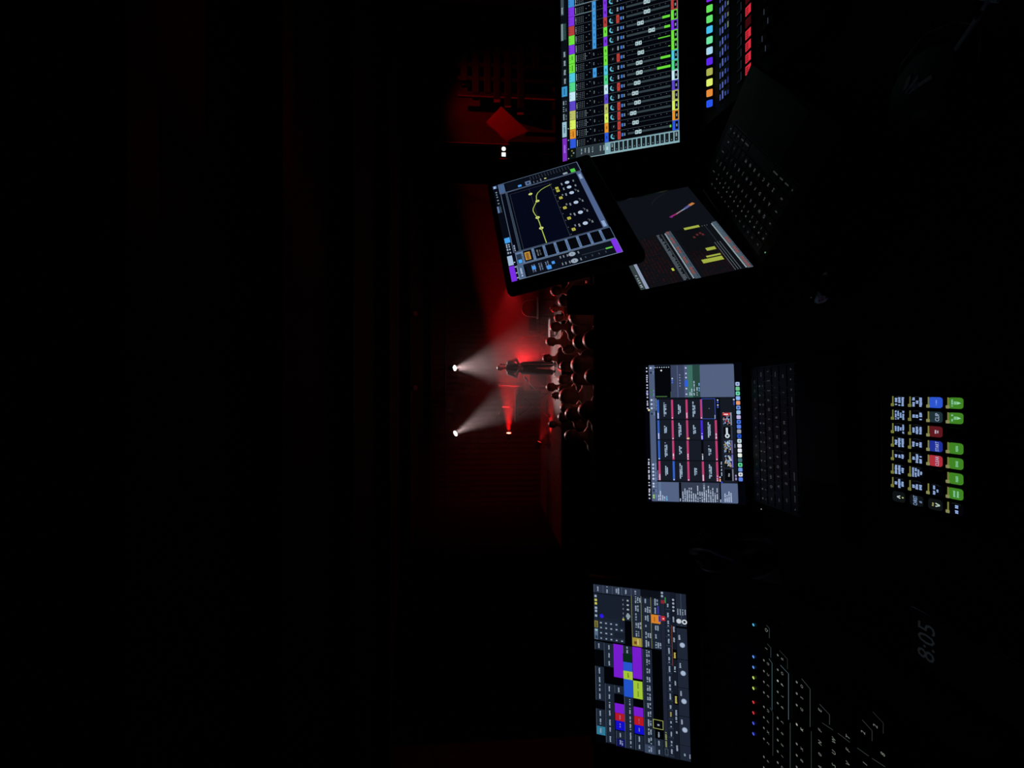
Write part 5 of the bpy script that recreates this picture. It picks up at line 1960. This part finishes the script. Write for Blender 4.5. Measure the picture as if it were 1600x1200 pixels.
# ================================================================== SIDE BALCONY in red light
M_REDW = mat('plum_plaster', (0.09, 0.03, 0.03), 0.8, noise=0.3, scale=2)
M_LEDGE = mat('black_timber', (0.015, 0.012, 0.012), 0.7, noise=0.3, scale=6)
root = thing('balcony', 'side balcony with dark ledges before a red lit wall', 'balcony', (6.9, 9.5, FZ))
T0 = off(root, Matrix.Identity(4))
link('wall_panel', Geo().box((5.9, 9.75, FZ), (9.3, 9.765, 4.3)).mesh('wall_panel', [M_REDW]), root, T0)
for k, (px, y0, y1) in enumerate(((724, 60, 130), (742, 70, 150), (760, 70, 150), (775, 75, 160), (792, 80, 170), (812, 40, 175), (836, 40, 110))):
    a, b = atdepth(px, y1, 9.4), atdepth(px + 4, y0, 9.4)
    link('ledge', Geo().box((a.x, 9.3, a.z - 0.10), (b.x, 9.55, a.z + 0.06), 0, 0.01).mesh('ledge', [M_LEDGE]), root, T0)
for k, y in enumerate((62, 80, 100, 122, 146)):
    a = atdepth(715, y, 9.35)
    link('post', Geo().box((a.x - 0.05, 9.32, FZ), (a.x + 0.05, 9.42, a.z), 0, 0.008).mesh('post', [M_LEDGE]), root, T0)
for y in (66, 86, 106, 128):
    a = atdepth(735, y, 9.3)
    g = Geo().lathe([(0.001, 0), (0.035, 0), (0.035, 0.16), (0.012, 0.20), (0.012, 0.27), (0.001, 0.27)], 14, M=Matrix.Translation((a.x, 9.4, a.z)))
    b = link('bottle', g.mesh('bottle', [M_GLOSS], 0.8))
    tag(b, {66: 'dark bottle on the balcony ledge nearest the photo edge', 86: 'second dark bottle from the photo edge on the balcony ledge',
            106: 'third dark bottle from the photo edge on the balcony ledge', 128: 'dark bottle on the balcony ledge farthest from the photo edge'}[y], 'bottle', 'bottles on the balcony ledge')
# slanted board, the red of the light put into its colour
P4 = [atdepth(783, 166, 9.0), atdepth(825, 205, 9.0), atdepth(792, 220, 9.0), atdepth(760, 190, 9.0)]
g = Geo()
vs = [p for p in P4] + [p + Vector((0, 0.06, 0)) for p in P4]
g.add(vs, [[0, 1, 2, 3], [7, 6, 5, 4], [0, 4, 5, 1], [1, 5, 6, 2], [2, 6, 7, 3], [3, 7, 4, 0]])
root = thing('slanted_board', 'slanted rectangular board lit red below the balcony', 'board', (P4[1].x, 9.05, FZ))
link('face', g.mesh('face', [mat('board_lit_red', (0.75, 0.10, 0.08), 0.7, noise=0.2, scale=2)]), root, off(root, Matrix.Identity(4)))
for p in (P4[0], P4[1], P4[2]):
    link('leg', Geo().box((p.x - 0.03, 9.07, FZ), (p.x + 0.03, 9.13, p.z - 0.05 if p is not P4[1] else p.z + 0.05)).mesh('leg', [M_BLACKCLOTH]), root, off(root, Matrix.Identity(4)))
stage_lamp('red lamp aimed at the side balcony', (7.1, 7.7, 4.8), (6.5, 9.4, 2.6), M_LENSR2, (1, 0.015, 0.015), 75, 66, 1.0, r=0.09, top=5.4)
# small lit sign, two white pictograms
a = atdepth(787, 237, 9.6)
root = thing('lit_sign', 'tiny white lit sign of a dot above a square beside the slanted red lit board', 'sign', (a.x, 9.6, a.z))
link('casing', Geo().box((-0.16, 0, -0.09), (0.16, 0.05, 0.09), 0, 0.006).mesh('casing', [M_PLASTIC]), root)
link('post', Geo().cyl((0, 0.03, FZ - a.z), (0, 0.03, -0.08), 0.02, n=8).mesh('post', [M_BLACKCLOTH]), root)
M_SIGN = mat('sign_white', (0.9, 0.9, 0.9), 0.4, emit=(0.80, 1.0, 0.92), estr=1.3, sample=False)
g = Geo().cyl((0.068, -0.004, 0), (0.068, 0.0, 0), 0.050, n=20)
link('dot', g.mesh('dot', [M_SIGN]), root)
link('square', Geo().box((-0.115, -0.004, -0.048), (-0.022, 0, 0.048)).mesh('square', [M_SIGN]), root)

# ================================================================== HAZE over the stage
g = Geo().box((-4.4, 10.98, SZ + 0.01), (5.4, 15.02, 4.98))
hz_o = link('stage_haze', g.mesh('stage_haze', [], 0))
m = bpy.data.materials.new('thin_haze')
m.use_nodes = True
nt = m.node_tree
nt.nodes.clear()
ou = nt.nodes.new('ShaderNodeOutputMaterial')
vs_ = nt.nodes.new('ShaderNodeVolumeScatter')
vs_.inputs['Density'].default_value = HAZE
vs_.inputs['Anisotropy'].default_value = 0.45
nt.links.new(vs_.outputs['Volume'], ou.inputs['Volume'])
hz_o.data.materials.append(m)
tag(hz_o, 'thin stage haze showing the lamp beams', 'haze', None, 'stuff')
